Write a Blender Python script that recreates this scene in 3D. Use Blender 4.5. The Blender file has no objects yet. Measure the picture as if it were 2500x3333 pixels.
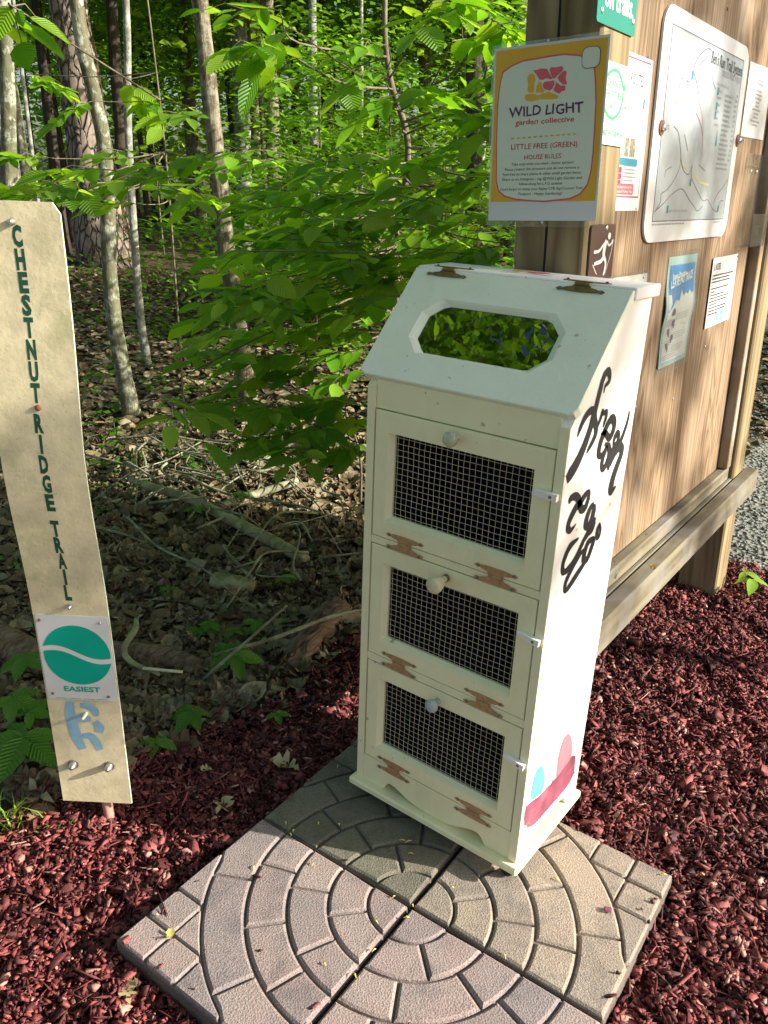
import bpy, bmesh, math, random
import numpy as np
from mathutils import Vector, Matrix

R = math.radians
rng = np.random.default_rng(11)
random.seed(7)
scene = bpy.context.scene
col = scene.collection

# ---------------------------------------------------------------- camera
CAM = np.array([0.985, -1.251, 1.392])
CR = np.array([0.7923435, 0.60903383, 0.03563096])      # right
CF = np.array([-0.55410473, 0.74285977, -0.37566915])   # forward
CU = np.cross(CR, CF)                                   # up
cd = bpy.data.cameras.new('camera')
cam = bpy.data.objects.new('camera', cd)
col.objects.link(cam)
cam.matrix_world = Matrix(((CR[0], CU[0], -CF[0], CAM[0]), (CR[1], CU[1], -CF[1], CAM[1]),
                           (CR[2], CU[2], -CF[2], CAM[2]), (0, 0, 0, 1)))
cd.sensor_fit = 'VERTICAL'
cd.sensor_height = 36.0
cd.lens = 36.0 * 2636.86 / 3333.0
cd.clip_start = 0.05
cd.clip_end = 600
scene.camera = cam

# ---------------------------------------------------------------- sky, sun, exposure
SUN_EL = R(24.5)
SUN_AZ = math.atan2(0.905, 0.425)
world = bpy.data.worlds.new('World')
scene.world = world
world.use_nodes = True
wn = world.node_tree
for n in list(wn.nodes):
    wn.nodes.remove(n)
sky = wn.nodes.new('ShaderNodeTexSky')
sky.sky_type = 'NISHITA'
sky.sun_disc = False
sky.sun_elevation = SUN_EL
sky.sun_rotation = SUN_AZ
sky.altitude = 250
sky.air_density = 1.0
sky.dust_density = 4.0
sky.ozone_density = 1.0
bg = wn.nodes.new('ShaderNodeBackground')
bg.inputs['Strength'].default_value = 0.084
wo = wn.nodes.new('ShaderNodeOutputWorld')
wn.links.new(sky.outputs[0], bg.inputs['Color'])
wn.links.new(bg.outputs[0], wo.inputs['Surface'])
sd = bpy.data.lights.new('sun', 'SUN')
sd.energy = 4.7
sd.angle = R(0.53)
sd.color = (1.0, 0.93, 0.82)
sun = bpy.data.objects.new('sun', sd)
col.objects.link(sun)
SUNV = np.array([math.sin(SUN_AZ) * math.cos(SUN_EL), math.cos(SUN_AZ) * math.cos(SUN_EL), math.sin(SUN_EL)])
sun.rotation_euler = Vector(SUNV).to_track_quat('Z', 'Y').to_euler()
vs = scene.view_settings
vs.view_transform = 'Standard'
vs.look = 'None'
vs.gamma = 1.0
vs.use_curve_mapping = False
vs.exposure = 1.22
scene.render.engine = 'CYCLES'
scene.cycles.max_bounces = 6
scene.cycles.diffuse_bounces = 4
scene.cycles.glossy_bounces = 3
scene.cycles.transmission_bounces = 4
scene.cycles.transparent_max_bounces = 24
scene.cycles.caustics_reflective = False
scene.cycles.caustics_refractive = False
scene.cycles.use_denoising = True
scene.cycles.sample_clamp_indirect = 6.0

# ---------------------------------------------------------------- helpers: objects
def tag(o, label=None, cat=None, group=None, kind=None):
    if label: o['label'] = label
    if cat: o['category'] = cat
    if group: o['group'] = group
    if kind: o['kind'] = kind
    return o

def thing(name, label, cat, group=None, loc=(0, 0, 0), mw=None):
    o = bpy.data.objects.new(name, None)
    col.objects.link(o)
    o.empty_display_size = 0.05
    if mw is not None: o.matrix_world = mw
    else: o.location = loc
    return tag(o, label, cat, group)

def link(name, me, mat=None, parent=None):
    o = bpy.data.objects.new(name, me)
    col.objects.link(o)
    if parent is not None: o.parent = parent
    if mat is not None and not me.materials:
        for m in (mat if isinstance(mat, (list, tuple)) else [mat]): me.materials.append(m)
    return o

def copy_tree(o, parent=None, mw=None, label=None):
    c = o.copy()
    col.objects.link(c)
    if parent is not None: c.parent = parent
    if mw is not None: c.matrix_world = mw
    if label: c['label'] = label
    for ch in o.children: copy_tree(ch, c)
    return c

class MB:
    """collects shapes, links them as one mesh"""
    def __init__(s):
        s.v = []; s.f = []; s.m = []; s.mi = 0
    def add(s, vs, fs):
        n = len(s.v)
        s.v.extend([tuple(map(float, q)) for q in vs])
        for f in fs:
            s.f.append(tuple(i + n for i in f)); s.m.append(s.mi)
        return s
    def box(s, x0, x1, y0, y1, z0, z1, b=0.0):
        lo = (min(x0, x1), min(y0, y1), min(z0, z1)); hi = (max(x0, x1), max(y0, y1), max(z0, z1))
        if b <= 0:
            vs = [(lo[0] if i == 0 else hi[0], lo[1] if j == 0 else hi[1], lo[2] if k == 0 else hi[2]) for i in (0, 1) for j in (0, 1) for k in (0, 1)]
            return s.add(vs, [(0, 1, 3, 2), (4, 6, 7, 5), (0, 4, 5, 1), (2, 3, 7, 6), (0, 2, 6, 4), (1, 5, 7, 3)])
        vs = []; idx = {}
        for i in (0, 1):
            for j in (0, 1):
                for k in (0, 1):
                    c = (i, j, k)
                    for a in range(3):
                        p = []
                        for d in range(3):
                            e = hi[d] if c[d] else lo[d]
                            if d != a: e += -b if c[d] else b
                            p.append(e)
                        idx[(c, a)] = len(vs); vs.append(p)
        fs = []
        for a in range(3):
            d, e = [q for q in range(3) if q != a]
            for sgn in (0, 1):
                cs = []
                for (p, q) in ((0, 0), (1, 0), (1, 1), (0, 1)):
                    c = [0, 0, 0]; c[a] = sgn; c[d] = p; c[e] = q; cs.append(idx[(tuple(c), a)])
                fs.append(cs)
            for p in (0, 1):
                for q in (0, 1):       # edge along axis a
                    c0 = [0, 0, 0]; c0[d] = p; c0[e] = q; c1 = list(c0); c1[a] = 1
                    c0 = tuple(c0); c1 = tuple(c1)
                    fs.append((idx[(c0, d)], idx[(c1, d)], idx[(c1, e)], idx[(c0, e)]))
        for i in (0, 1):
            for j in (0, 1):
                for k in (0, 1):
                    fs.append(tuple(idx[((i, j, k), a)] for a in range(3)))
        return s.add(vs, fs)
    def tube(s, pts, rad, n=8, cap=True, jit=0.0):
        pts = [np.array(p, float) for p in pts]
        if not hasattr(rad, '__len__'): rad = [rad] * len(pts)
        vs = []; fs = []
        ref = None
        for i, p in enumerate(pts):
            t = pts[min(i + 1, len(pts) - 1)] - pts[max(i - 1, 0)]
            t = t / (np.linalg.norm(t) + 1e-12)
            if ref is None:
                ref = np.array([1.0, 0, 0]) if abs(t[0]) < .8 else np.array([0, 1.0, 0])
            a = ref - t * (ref @ t); a /= np.linalg.norm(a) + 1e-12; ref = a
            b = np.cross(t, a)
            for k in range(n):
                an = 2 * math.pi * k / n
                r = rad[i] * (1 + (jit * (random.random() - .5) if jit else 0))
                vs.append(p + (a * math.cos(an) + b * math.sin(an)) * r)
        for i in range(len(pts) - 1):
            for k in range(n):
                fs.append((i * n + k, i * n + (k + 1) % n, (i + 1) * n + (k + 1) % n, (i + 1) * n + k))
        if cap:
            fs.append(tuple(range(n - 1, -1, -1))); fs.append(tuple(range((len(pts) - 1) * n, len(pts) * n)))
        return s.add(vs, fs)
    def lathe(s, prof, o, ax, n=20):
        """prof: (distance along axis, radius)"""
        o = np.array(o, float); ax = np.array(ax, float); ax /= np.linalg.norm(ax)
        return s.tube([o + ax * q[0] for q in prof], [max(q[1], 1e-4) for q in prof], n)
    def prism(s, poly, fn, h0, h1):
        """poly: 2-D points; fn(x, y, h) -> 3-D"""
        n = len(poly)
        vs = [fn(p[0], p[1], h0) for p in poly] + [fn(p[0], p[1], h1) for p in poly]
        fs = [tuple(range(n - 1, -1, -1)), tuple(range(n, 2 * n))]
        fs += [(i, (i + 1) % n, n + (i + 1) % n, n + i) for i in range(n)]
        return s.add(vs, fs)
    def sheet(s, poly, fn, h=0.0):
        return s.add([fn(p[0], p[1], h) for p in poly], [tuple(range(len(poly)))])
    def build(s, name, mat=None, parent=None, smooth=False, fix=True, auto=None):
        me = bpy.data.meshes.new(name)
        me.from_pydata(s.v, [], s.f)
        mats = mat if isinstance(mat, (list, tuple)) else ([mat] if mat else [])
        for m in mats: me.materials.append(m)
        if len(mats) > 1: me.polygons.foreach_set('material_index', s.m)
        if fix:
            bm = bmesh.new(); bm.from_mesh(me)
            bmesh.ops.recalc_face_normals(bm, faces=bm.faces)
            bm.to_mesh(me); bm.free()
        if smooth:
            me.polygons.foreach_set('use_smooth', [True] * len(me.polygons))
            if auto: me.set_sharp_from_angle(angle=R(auto))
        me.update()
        return link(name, me, None, parent)

def fast_mesh(name, V, F, mats, cols=None, smooth=False, k=None):
    """V (n,3) array, F (m,k) array of equal-length faces, cols (n,4)"""
    me = bpy.data.meshes.new(name)
    V = np.ascontiguousarray(V, np.float32); F = np.ascontiguousarray(F, np.int32)
    k = F.shape[1]
    me.vertices.add(len(V)); me.vertices.foreach_set('co', V.ravel())
    me.loops.add(F.size); me.loops.foreach_set('vertex_index', F.ravel())
    me.polygons.add(len(F))
    me.polygons.foreach_set('loop_start', np.arange(0, F.size, k, dtype=np.int32))
    me.polygons.foreach_set('loop_total', np.full(len(F), k, np.int32))
    for m in mats: me.materials.append(m)
    me.update(calc_edges=True)
    if smooth: me.polygons.foreach_set('use_smooth', np.ones(len(F), bool))
    if cols is not None:
        at = me.color_attributes.new('Col', 'FLOAT_COLOR', 'POINT')
        at.data.foreach_set('color', np.ascontiguousarray(cols, np.float32).ravel())
    return me

def scatter(name, TV, TF, pos, rot, scl, mats, cols=None, smooth=False):
    """TV (k,3), TF (m,q): template; pos (n,3), rot (n,3,3), scl (n,) or (n,3)"""
    n = len(pos); k = TV.shape[-2]
    if np.ndim(scl) == 1: scl = np.repeat(scl[:, None], 3, 1)
    T = TV if TV.ndim == 3 else TV[None].repeat(n, 0)
    V = np.einsum('nij,nkj->nki', rot, T * scl[:, None, :]) + pos[:, None, :]
    F = (TF[None] + (np.arange(n) * k)[:, None, None]).reshape(-1, TF.shape[1])
    C = None
    if cols is not None: C = np.concatenate([np.repeat(cols, k, 0), np.ones((n * k, 1))], 1)
    return fast_mesh(name, V.reshape(-1, 3), F, mats, C, smooth)

def frames(d, nrm):
    """rotation matrices with Y along d, Z near nrm"""
    d = d / np.linalg.norm(d, axis=1, keepdims=True)
    z = nrm - d * np.sum(nrm * d, 1, keepdims=True); z /= np.linalg.norm(z, axis=1, keepdims=True) + 1e-9
    x = np.cross(d, z)
    return np.stack([x, d, z], axis=2)

def catmull(pts, n=6):
    P = [np.array(p, float) for p in pts]
    P = [2 * P[0] - P[1]] + P + [2 * P[-1] - P[-2]]
    out = []
    for i in range(1, len(P) - 2):
        for j in range(n):
            t = j / n
            out.append(.5 * ((2 * P[i]) + (-P[i - 1] + P[i + 1]) * t + (2 * P[i - 1] - 5 * P[i] + 4 * P[i + 1] - P[i + 2]) * t * t + (-P[i - 1] + 3 * P[i] - 3 * P[i + 1] + P[i + 2]) * t ** 3))
    out.append(P[-2])
    return out

def smooth01(x, a, b):
    t = np.clip((x - a) / (b - a), 0, 1); return t * t * (3 - 2 * t)

# ---------------------------------------------------------------- helpers: materials
def newmat(name):
    m = bpy.data.materials.new(name); m.use_nodes = True
    nt = m.node_tree
    for n in list(nt.nodes): nt.nodes.remove(n)
    out = nt.nodes.new('ShaderNodeOutputMaterial')
    return m, nt, out

def nd(nt, t, **kw):
    n = nt.nodes.new(t)
    for k, v in kw.items():
        if k.startswith('i_'):
            key = k[2:].replace('_', ' ')
            n.inputs[key].default_value = v
        else: setattr(n, k, v)
    return n

def ramp(nt, src, stops, interp='LINEAR'):
    r = nt.nodes.new('ShaderNodeValToRGB')
    cr = r.color_ramp; cr.interpolation = interp
    while len(cr.elements) < len(stops): cr.elements.new(0.5)
    for e, (p, c) in zip(cr.elements, stops):
        e.position = p; e.color = (c[0], c[1], c[2], 1)
    nt.links.new(src, r.inputs[0])
    return r.outputs[0]

def mixc(nt, fac, a, b, mode='MIX'):
    m = nt.nodes.new('ShaderNodeMix'); m.data_type = 'RGBA'; m.blend_type = mode
    for sock, val in ((m.inputs[0], fac), (m.inputs[6], a), (m.inputs[7], b)):
        if hasattr(val, 'is_linked') or isinstance(val, bpy.types.NodeSocket): nt.links.new(val, sock)
        elif isinstance(val, (int, float)): sock.default_value = val
        else: sock.default_value = (val[0], val[1], val[2], 1)
    return m.outputs[2]

def coords(nt, scale=(1, 1, 1), kind='Object'):
    tc = nt.nodes.new('ShaderNodeTexCoord'); mp = nt.nodes.new('ShaderNodeMapping')
    mp.inputs['Scale'].default_value = scale
    nt.links.new(tc.outputs[kind], mp.inputs[0])
    return mp.outputs[0]

def noise(nt, vec, scale=5, detail=4, rough=.55, dist=0.0):
    n = nt.nodes.new('ShaderNodeTexNoise')
    n.inputs['Scale'].default_value = scale; n.inputs['Detail'].default_value = detail
    n.inputs['Roughness'].default_value = rough; n.inputs['Distortion'].default_value = dist
    nt.links.new(vec, n.inputs['Vector'])
    return n.outputs[0]

def principled(nt, out, colr, rough=.6, spec=.4, bump=None, bs=.3, bd=.01, **kw):
    p = nt.nodes.new('ShaderNodeBsdfPrincipled')
    for sock, val in ((p.inputs['Base Color'], colr), (p.inputs['Roughness'], rough)):
        if isinstance(val, bpy.types.NodeSocket): nt.links.new(val, sock)
        elif isinstance(val, (int, float)): sock.default_value = val
        else: sock.default_value = (val[0], val[1], val[2], 1)
    p.inputs['Specular IOR Level'].default_value = spec
    for k, v in kw.items(): p.inputs[k.replace('_', ' ')].default_value = v
    if bump is not None:
        b = nt.nodes.new('ShaderNodeBump'); b.inputs['Strength'].default_value = bs; b.inputs['Distance'].default_value = bd
        nt.links.new(bump, b.inputs['Height']); nt.links.new(b.outputs[0], p.inputs['Normal'])
    nt.links.new(p.outputs[0], out.inputs['Surface'])
    return p

def sc(c, k): return tuple(min(1, x * k) for x in c)

def plain(name, c, rough=.6, var=.12, scale=14, spec=.35, bump=.0, metal=0.0, speck=0.0, c2=None, coat=0.0):
    """coloured stuff with fine mottling"""
    m, nt, out = newmat(name)
    v = coords(nt)
    n1 = noise(nt, v, scale, 5)
    cc = ramp(nt, n1, [(.25, sc(c, 1 - var)), (.75, sc(c, 1 + var))])
    if c2 is not None:
        n2 = noise(nt, v, scale * .35, 6, .65)
        cc = mixc(nt, ramp(nt, n2, [(.52, (0, 0, 0)), (.68, (1, 1, 1))]), cc, c2)
    if speck:
        n3 = noise(nt, v, scale * 9, 2)
        cc = mixc(nt, ramp(nt, n3, [(.62, (0, 0, 0)), (.72, (speck, speck, speck))]), cc, sc(c, .45))
    p = principled(nt, out, cc, rough, spec, bump=noise(nt, v, scale * 5, 3) if bump else None, bs=bump, bd=.004, Metallic=metal)
    if coat: p.inputs['Coat Weight'].default_value = coat; p.inputs['Coat Roughness'].default_value = .15
    return m
# ---------------------------------------------------------------- materials
def wood_mat(name, axis, light, dark, streak=1.0, grey=None, rough=.8, freq=26, knot=False):
    m, nt, out = newmat(name)
    s = [freq, freq, freq]; s[axis] = freq * .045
    v = coords(nt, tuple(s))
    big = [4.5, 4.5, 4.5]; big[axis] = .55
    vb = coords(nt, tuple(big))
    g = noise(nt, v, 1.0, 6, .65, .4)
    b = noise(nt, vb, 1.0, 3, .5, .6)
    wv = nd(nt, 'ShaderNodeMath', operation='MULTIPLY'); wv.inputs[1].default_value = 34.0 * streak
    nt.links.new(b, wv.inputs[0])
    sn = nd(nt, 'ShaderNodeMath', operation='SINE'); nt.links.new(wv.outputs[0], sn.inputs[0])
    mr = nd(nt, 'ShaderNodeMapRange'); mr.inputs['From Min'].default_value = -1
    nt.links.new(sn.outputs[0], mr.inputs['Value'])
    mid = tuple((a + c) / 2 for a, c in zip(light, dark))
    c1 = ramp(nt, mr.outputs[0], [(0.0, light), (.55, mid), (1.0, dark)])
    c2 = ramp(nt, g, [(.3, dark), (.5, mid), (.72, light)])
    cc = mixc(nt, .5, c1, c2)
    if grey is not None:
        vg = coords(nt, (3.1, 3.1, 3.1))
        ng = noise(nt, vg, 1.6, 5, .6, .3)
        cc = mixc(nt, ramp(nt, ng, [(.42, (0, 0, 0)), (.62, (.8, .8, .8))]), cc, grey)
    if knot:
        vk = coords(nt, (5, 5, 2.2))
        vo = nd(nt, 'ShaderNodeTexVoronoi'); vo.inputs['Scale'].default_value = .7
        nt.links.new(vk, vo.inputs['Vector'])
        cc = mixc(nt, ramp(nt, vo.outputs['Distance'], [(.02, (.9, .9, .9)), (.09, (0, 0, 0))]), cc, sc(dark, .35))
    # checks: thin dark splits along the grain
    s2 = [70, 70, 70]; s2[axis] = 1.2
    ck = noise(nt, coords(nt, tuple(s2)), 1.0, 2, .5, .2)
    cc = mixc(nt, ramp(nt, ck, [(.70, (0, 0, 0)), (.78, (.75, .75, .75))]), cc, sc(dark, .4))
    principled(nt, out, cc, rough, .2, bump=g, bs=.55, bd=.004)
    return m

def ply_mat(name):
    m, nt, out = newmat(name)
    v = coords(nt, (1, 7.5, .62))
    n1 = noise(nt, v, 1.0, 2.5, .5, .9)
    mul = nd(nt, 'ShaderNodeMath', operation='MULTIPLY'); mul.inputs[1].default_value = 17.0
    nt.links.new(n1, mul.inputs[0])
    fr = nd(nt, 'ShaderNodeMath', operation='FRACT'); nt.links.new(mul.outputs[0], fr.inputs[0])
    bands = ramp(nt, fr.outputs[0], [(0.0, (.13, .08, .042)), (.12, (.19, .125, .07)), (.55, (.33, .24, .15)), (.9, (.25, .17, .095)), (1.0, (.13, .08, .042))])
    f = noise(nt, coords(nt, (1, 110, 3.0)), 1.0, 5, .6, .2)
    cc = mixc(nt, ramp(nt, f, [(.35, (.5, .5, .5)), (.62, (0, 0, 0))]), bands, (.10, .065, .038))
    w = noise(nt, coords(nt, (1, 2.6, .9)), 1.0, 5, .6, .3)
    cc = mixc(nt, ramp(nt, w, [(.5, (0, 0, 0)), (.72, (.6, .6, .6))]), cc, (.27, .235, .19))
    principled(nt, out, cc, .75, .25, bump=f, bs=.25, bd=.003)
    return m

def leaf_mat(name, lo, hi, tr, attr=False, mixf=.5, veins=False, rough=.42):
    m, nt, out = newmat(name)
    if attr:
        a = nd(nt, 'ShaderNodeAttribute', attribute_name='Col')
        base = a.outputs['Color']
        trc = mixc(nt, 1.0, base, tr, 'MULTIPLY')
        gain = nd(nt, 'ShaderNodeMix', data_type='RGBA', blend_type='MULTIPLY')
        trc = mixc(nt, 1.0, trc, (1, 1, 1), 'MULTIPLY')
    else:
        oi = nd(nt, 'ShaderNodeObjectInfo')
        base = ramp(nt, oi.outputs['Random'], [(0, lo), (1, hi)])
        trc = mixc(nt, 1.0, base, tr, 'MULTIPLY')
    bump = None
    if veins:
        tc = nd(nt, 'ShaderNodeTexCoord'); sp = nd(nt, 'ShaderNodeSeparateXYZ')
        nt.links.new(tc.outputs['Object'], sp.inputs[0])
        ab = nd(nt, 'ShaderNodeMath', operation='ABSOLUTE'); nt.links.new(sp.outputs[0], ab.inputs[0])
        mu = nd(nt, 'ShaderNodeMath', operation='MULTIPLY'); mu.inputs[1].default_value = -.9; nt.links.new(ab.outputs[0], mu.inputs[0])
        ad = nd(nt, 'ShaderNodeMath', operation='ADD'); nt.links.new(mu.outputs[0], ad.inputs[0]); nt.links.new(sp.outputs[1], ad.inputs[1])
        m2 = nd(nt, 'ShaderNodeMath', operation='MULTIPLY'); m2.inputs[1].default_value = 70.0; nt.links.new(ad.outputs[0], m2.inputs[0])
        sn = nd(nt, 'ShaderNodeMath', operation='SINE'); nt.links.new(m2.outputs[0], sn.inputs[0])
        mr = nd(nt, 'ShaderNodeMapRange'); mr.inputs['From Min'].default_value = -1; nt.links.new(sn.outputs[0], mr.inputs['Value'])
        bump = mr.outputs[0]
        base = mixc(nt, ramp(nt, bump, [(.80, (0, 0, 0)), (1.0, (.30, .30, .30))]), base, (.16, .28, .06))
    p = nd(nt, 'ShaderNodeBsdfPrincipled')
    p.inputs['Roughness'].default_value = rough; p.inputs['Specular IOR Level'].default_value = .35
    nt.links.new(base, p.inputs['Base Color'])
    if bump is not None:
        b = nd(nt, 'ShaderNodeBump'); b.inputs['Strength'].default_value = .5; b.inputs['Distance'].default_value = .02
        nt.links.new(bump, b.inputs['Height']); nt.links.new(b.outputs[0], p.inputs['Normal'])
    t = nd(nt, 'ShaderNodeBsdfTranslucent'); nt.links.new(trc, t.inputs['Color'])
    mx = nd(nt, 'ShaderNodeMixShader'); mx.inputs[0].default_value = mixf
    nt.links.new(p.outputs[0], mx.inputs[1]); nt.links.new(t.outputs[0], mx.inputs[2])
    nt.links.new(mx.outputs[0], out.inputs['Surface'])
    return m

def attr_mat(name, rough=.75, bump=.25, scale=60, spec=.25):
    m, nt, out = newmat(name)
    a = nd(nt, 'ShaderNodeAttribute', attribute_name='Col')
    n = noise(nt, coords(nt), scale, 4)
    cc = mixc(nt, 1.0, a.outputs['Color'], ramp(nt, n, [(.3, (.72, .72, .72)), (.7, (1.1, 1.1, 1.1))]), 'MULTIPLY')
    principled(nt, out, cc, rough, spec, bump=n, bs=bump, bd=.004)
    return m

def film_mat(name, fac=.08, tint=(1, 1, 1), rough=.06, haze=0.0):
    m, nt, out = newmat(name)
    tr = nd(nt, 'ShaderNodeBsdfTransparent'); tr.inputs[0].default_value = (*tint, 1)
    gl = nd(nt, 'ShaderNodeBsdfGlossy'); gl.inputs['Roughness'].default_value = rough
    fr = nd(nt, 'ShaderNodeLayerWeight'); fr.inputs['Blend'].default_value = .5
    pw = nd(nt, 'ShaderNodeMath', operation='POWER'); pw.inputs[1].default_value = 4.0
    nt.links.new(fr.outputs['Facing'], pw.inputs[0])
    ml = nd(nt, 'ShaderNodeMath', operation='MULTIPLY'); ml.inputs[1].default_value = .6; nt.links.new(pw.outputs[0], ml.inputs[0])
    ad = nd(nt, 'ShaderNodeMath', operation='ADD'); ad.inputs[1].default_value = .03 + fac; nt.links.new(ml.outputs[0], ad.inputs[0])
    mx = nd(nt, 'ShaderNodeMixShader')
    nt.links.new(ad.outputs[0], mx.inputs[0]); nt.links.new(tr.outputs[0], mx.inputs[1]); nt.links.new(gl.outputs[0], mx.inputs[2])
    src = mx.outputs[0]
    if haze:
        df = nd(nt, 'ShaderNodeBsdfDiffuse'); df.inputs[0].default_value = (.7, .72, .7, 1)
        m2 = nd(nt, 'ShaderNodeMixShader'); m2.inputs[0].default_value = haze
        nt.links.new(src, m2.inputs[1]); nt.links.new(df.outputs[0], m2.inputs[2]); src = m2.outputs[0]
    nt.links.new(src, out.inputs['Surface'])
    return m

def paint_mat(name, c, wear=(.42, .36, .22)):
    """brushed white house paint on pine, a little yellowed, chipped and grubby"""
    m, nt, out = newmat(name)
    v = coords(nt)
    n1 = noise(nt, v, 6, 5, .6)
    cc = ramp(nt, n1, [(.3, sc(c, .95)), (.7, sc(c, 1.03))])
    n2 = noise(nt, coords(nt, (9, 9, 4)), 1.0, 6, .7, .4)
    cc = mixc(nt, ramp(nt, n2, [(.52, (0, 0, 0)), (.78, (.5, .5, .5))]), cc, (c[0] * .82, c[1] * .78, c[2] * .64))
    n3 = noise(nt, v, 55, 3, .5)
    cc = mixc(nt, ramp(nt, n3, [(.70, (0, 0, 0)), (.73, (.8, .8, .8))]), cc, wear)
    n5 = noise(nt, v, 16, 8, .75)
    cc = mixc(nt, ramp(nt, n5, [(.675, (0, 0, 0)), (.70, (.75, .75, .75))]), cc, (c[0] * .62, c[1] * .55, c[2] * .42))
    br = noise(nt, coords(nt, (160, 160, 8)), 1.0, 3)
    principled(nt, out, cc, .42, .4, bump=br, bs=.25, bd=.002)
    return m

def bark_mat(name, c1, c2, kind='plain', lich=None):
    m, nt, out = newmat(name)
    if kind == 'plate':
        v = coords(nt, (1, 1, .42))
        vo = nd(nt, 'ShaderNodeTexVoronoi', feature='DISTANCE_TO_EDGE'); vo.inputs['Scale'].default_value = 9
        wp = noise(nt, v, 6, 4)
        ad = nd(nt, 'ShaderNodeVectorMath', operation='MULTIPLY_ADD')
        nt.links.new(wp, ad.inputs[0]); ad.inputs[1].default_value = (.16, .16, .16); nt.links.new(v, ad.inputs[2])
        nt.links.new(ad.outputs[0], vo.inputs['Vector'])
        hgt = ramp(nt, vo.outputs['Distance'], [(0, (0, 0, 0)), (.12, (1, 1, 1))])
        n1 = noise(nt, v, 14, 5)
        cc = mixc(nt, hgt, sc(c1, .35), ramp(nt, n1, [(.3, c1), (.7, c2)]))
        principled(nt, out, cc, .9, .15, bump=hgt, bs=1.0, bd=.04)
        return m
    v = coords(nt, (1, .14, 1) if kind == 'rot' else (1, 1, .16 if kind == 'furrow' else .5))
    n1 = noise(nt, v, {'furrow': 26, 'rot': 60}.get(kind, 12), 6, .65, .3)
    cc = ramp(nt, n1, [(.32, c1), (.66, c2)])
    if lich is not None:
        n2 = noise(nt, coords(nt), 13, 6, .7)
        cc = mixc(nt, ramp(nt, n2, [(.50, (0, 0, 0)), (.58, (.85, .85, .85))]), cc, lich)
        n4 = noise(nt, coords(nt), 5, 4, .6)
        cc = mixc(nt, ramp(nt, n4, [(.5, (0, 0, 0)), (.7, (.55, .55, .55))]), cc, (.10, .13, .05))
    principled(nt, out, cc, .9, .15, bump=n1, bs=.9, bd=.02)
    return m

M = {}
M['paint'] = paint_mat('white_paint_shade_tint', (.85, .81, .52))  # same white paint, with the shaded front's yellow-green cast in its colour
M['paint_lid'] = paint_mat('white_paint_lid_tint', (.78, .82, .66))  # same paint again; light falling on the lid put in as a mint tint
M['paint_lit'] = paint_mat('white_paint_lit', (.82, .81, .78))  # sunlit copy of the cabinet paint, without the shade cast
M['hollow_shade'] = plain('hollow_shade_black', (.012, .013, .018), .9)  # near-black in place of the shade inside the closed cabinet; also the post split
M['wire'] = plain('galvanised_wire', (.60, .52, .38), .5, metal=.2)
M['copper'] = plain('copper_hinge', (.46, .28, .15), .45, .3, 120, metal=.4, bump=.3)
M['brass'] = plain('antique_brass', (.24, .16, .06), .42, .3, 120, metal=.65, bump=.4)
M['screw'] = plain('screw_steel', (.22, .19, .15), .45, .2, 200, metal=.8)
M['zinc'] = plain('zinc_bolt', (.55, .55, .55), .32, .15, 150, metal=.9)
M['rust'] = plain('rusty_screw', (.22, .09, .05), .7, .3, 200)
M['caster'] = plain('black_rubber', (.02, .02, .02), .5)
M['knob_stone'] = plain('knob_marbled', (.50, .50, .36), .22, .3, 45, spec=.5, c2=(.18, .20, .13), coat=.4)
M['knob_grey'] = plain('knob_grey_glaze', (.42, .47, .46), .25, .3, 45, spec=.5, c2=(.15, .19, .20), coat=.4)
M['knob_wood'] = plain('knob_cream_wood', (.66, .60, .38), .5, .15, 30, speck=.4)
M['black_paint'] = plain('black_brush_paint', (.010, .010, .011), .5, .3, 90, spec=.5, c2=None)
M['egg_pink'] = plain('pink_paint', (.46, .15, .18), .5, .08, 20)
M['egg_blue'] = plain('blue_paint', (.11, .32, .42), .5, .08, 20)
M['nest'] = plain('mauve_paint', (.22, .06, .095), .5, .35, 28, c2=(.31, .12, .15))
M['post'] = wood_mat('treated_post_wood', 2, (.33, .26, .145), (.11, .075, .035), 1.5)
M['trim'] = wood_mat('treated_trim_wood', 2, (.34, .26, .15), (.12, .08, .04), 1.2, grey=(.33, .31, .28))
M['ledge'] = wood_mat('weathered_ledge_wood', 1, (.25, .225, .15), (.085, .07, .042), 1.5, grey=(.235, .225, .205))
M['ply'] = ply_mat('weathered_plywood')
M['sign_board'] = plain('weathered_sign_board', (.68, .60, .39), .55, .2, 22, c2=(.48, .45, .26), speck=.45, bump=.15)
M['sign_edge'] = plain('pale_sign_edge', (.62, .68, .52), .5)
M['sign_green'] = plain('dark_green_print', (.012, .075, .045), .5, .15, 60)
M['white_plate'] = plain('white_metal_plate', (.64, .655, .65), .3, .05, 8, c2=(.54, .54, .51))
M['teal'] = plain('teal_print', (.0, .36, .26), .35, .06, 20)
M['blue_spray'] = plain('pale_blue_spray_paint', (.23, .42, .55), .6, .2, 40, c2=(.36, .45, .45))
M['pipe'] = plain('rusty_pinkish_pipe', (.42, .24, .19), .7, .2, 40)
M['white_print'] = plain('white_print', (.80, .80, .76), .4, .03)
M['paper'] = plain('white_paper', (.60, .62, .61), .5, .03, 5)
M['sage_paper'] = plain('pale_sage_paper', (.62, .68, .56), .4, .03, 5)
M['ochre'] = plain('ochre_print', (.66, .38, .03), .4, .05, 12)
M['rose'] = plain('rose_print', (.62, .10, .14), .4, .1, 40)
M['red_print'] = plain('red_print', (.50, .06, .06), .4, .06)
M['plum'] = plain('plum_print', (.10, .03, .10), .4, .1)
M['ink'] = plain('dark_ink', (.05, .06, .06), .5, .05)
M['ink_grey'] = plain('grey_ink', (.30, .32, .34), .5, .05)
M['park_green'] = plain('park_sign_green', (.008, .17, .12), .35, .06, 12)
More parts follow.
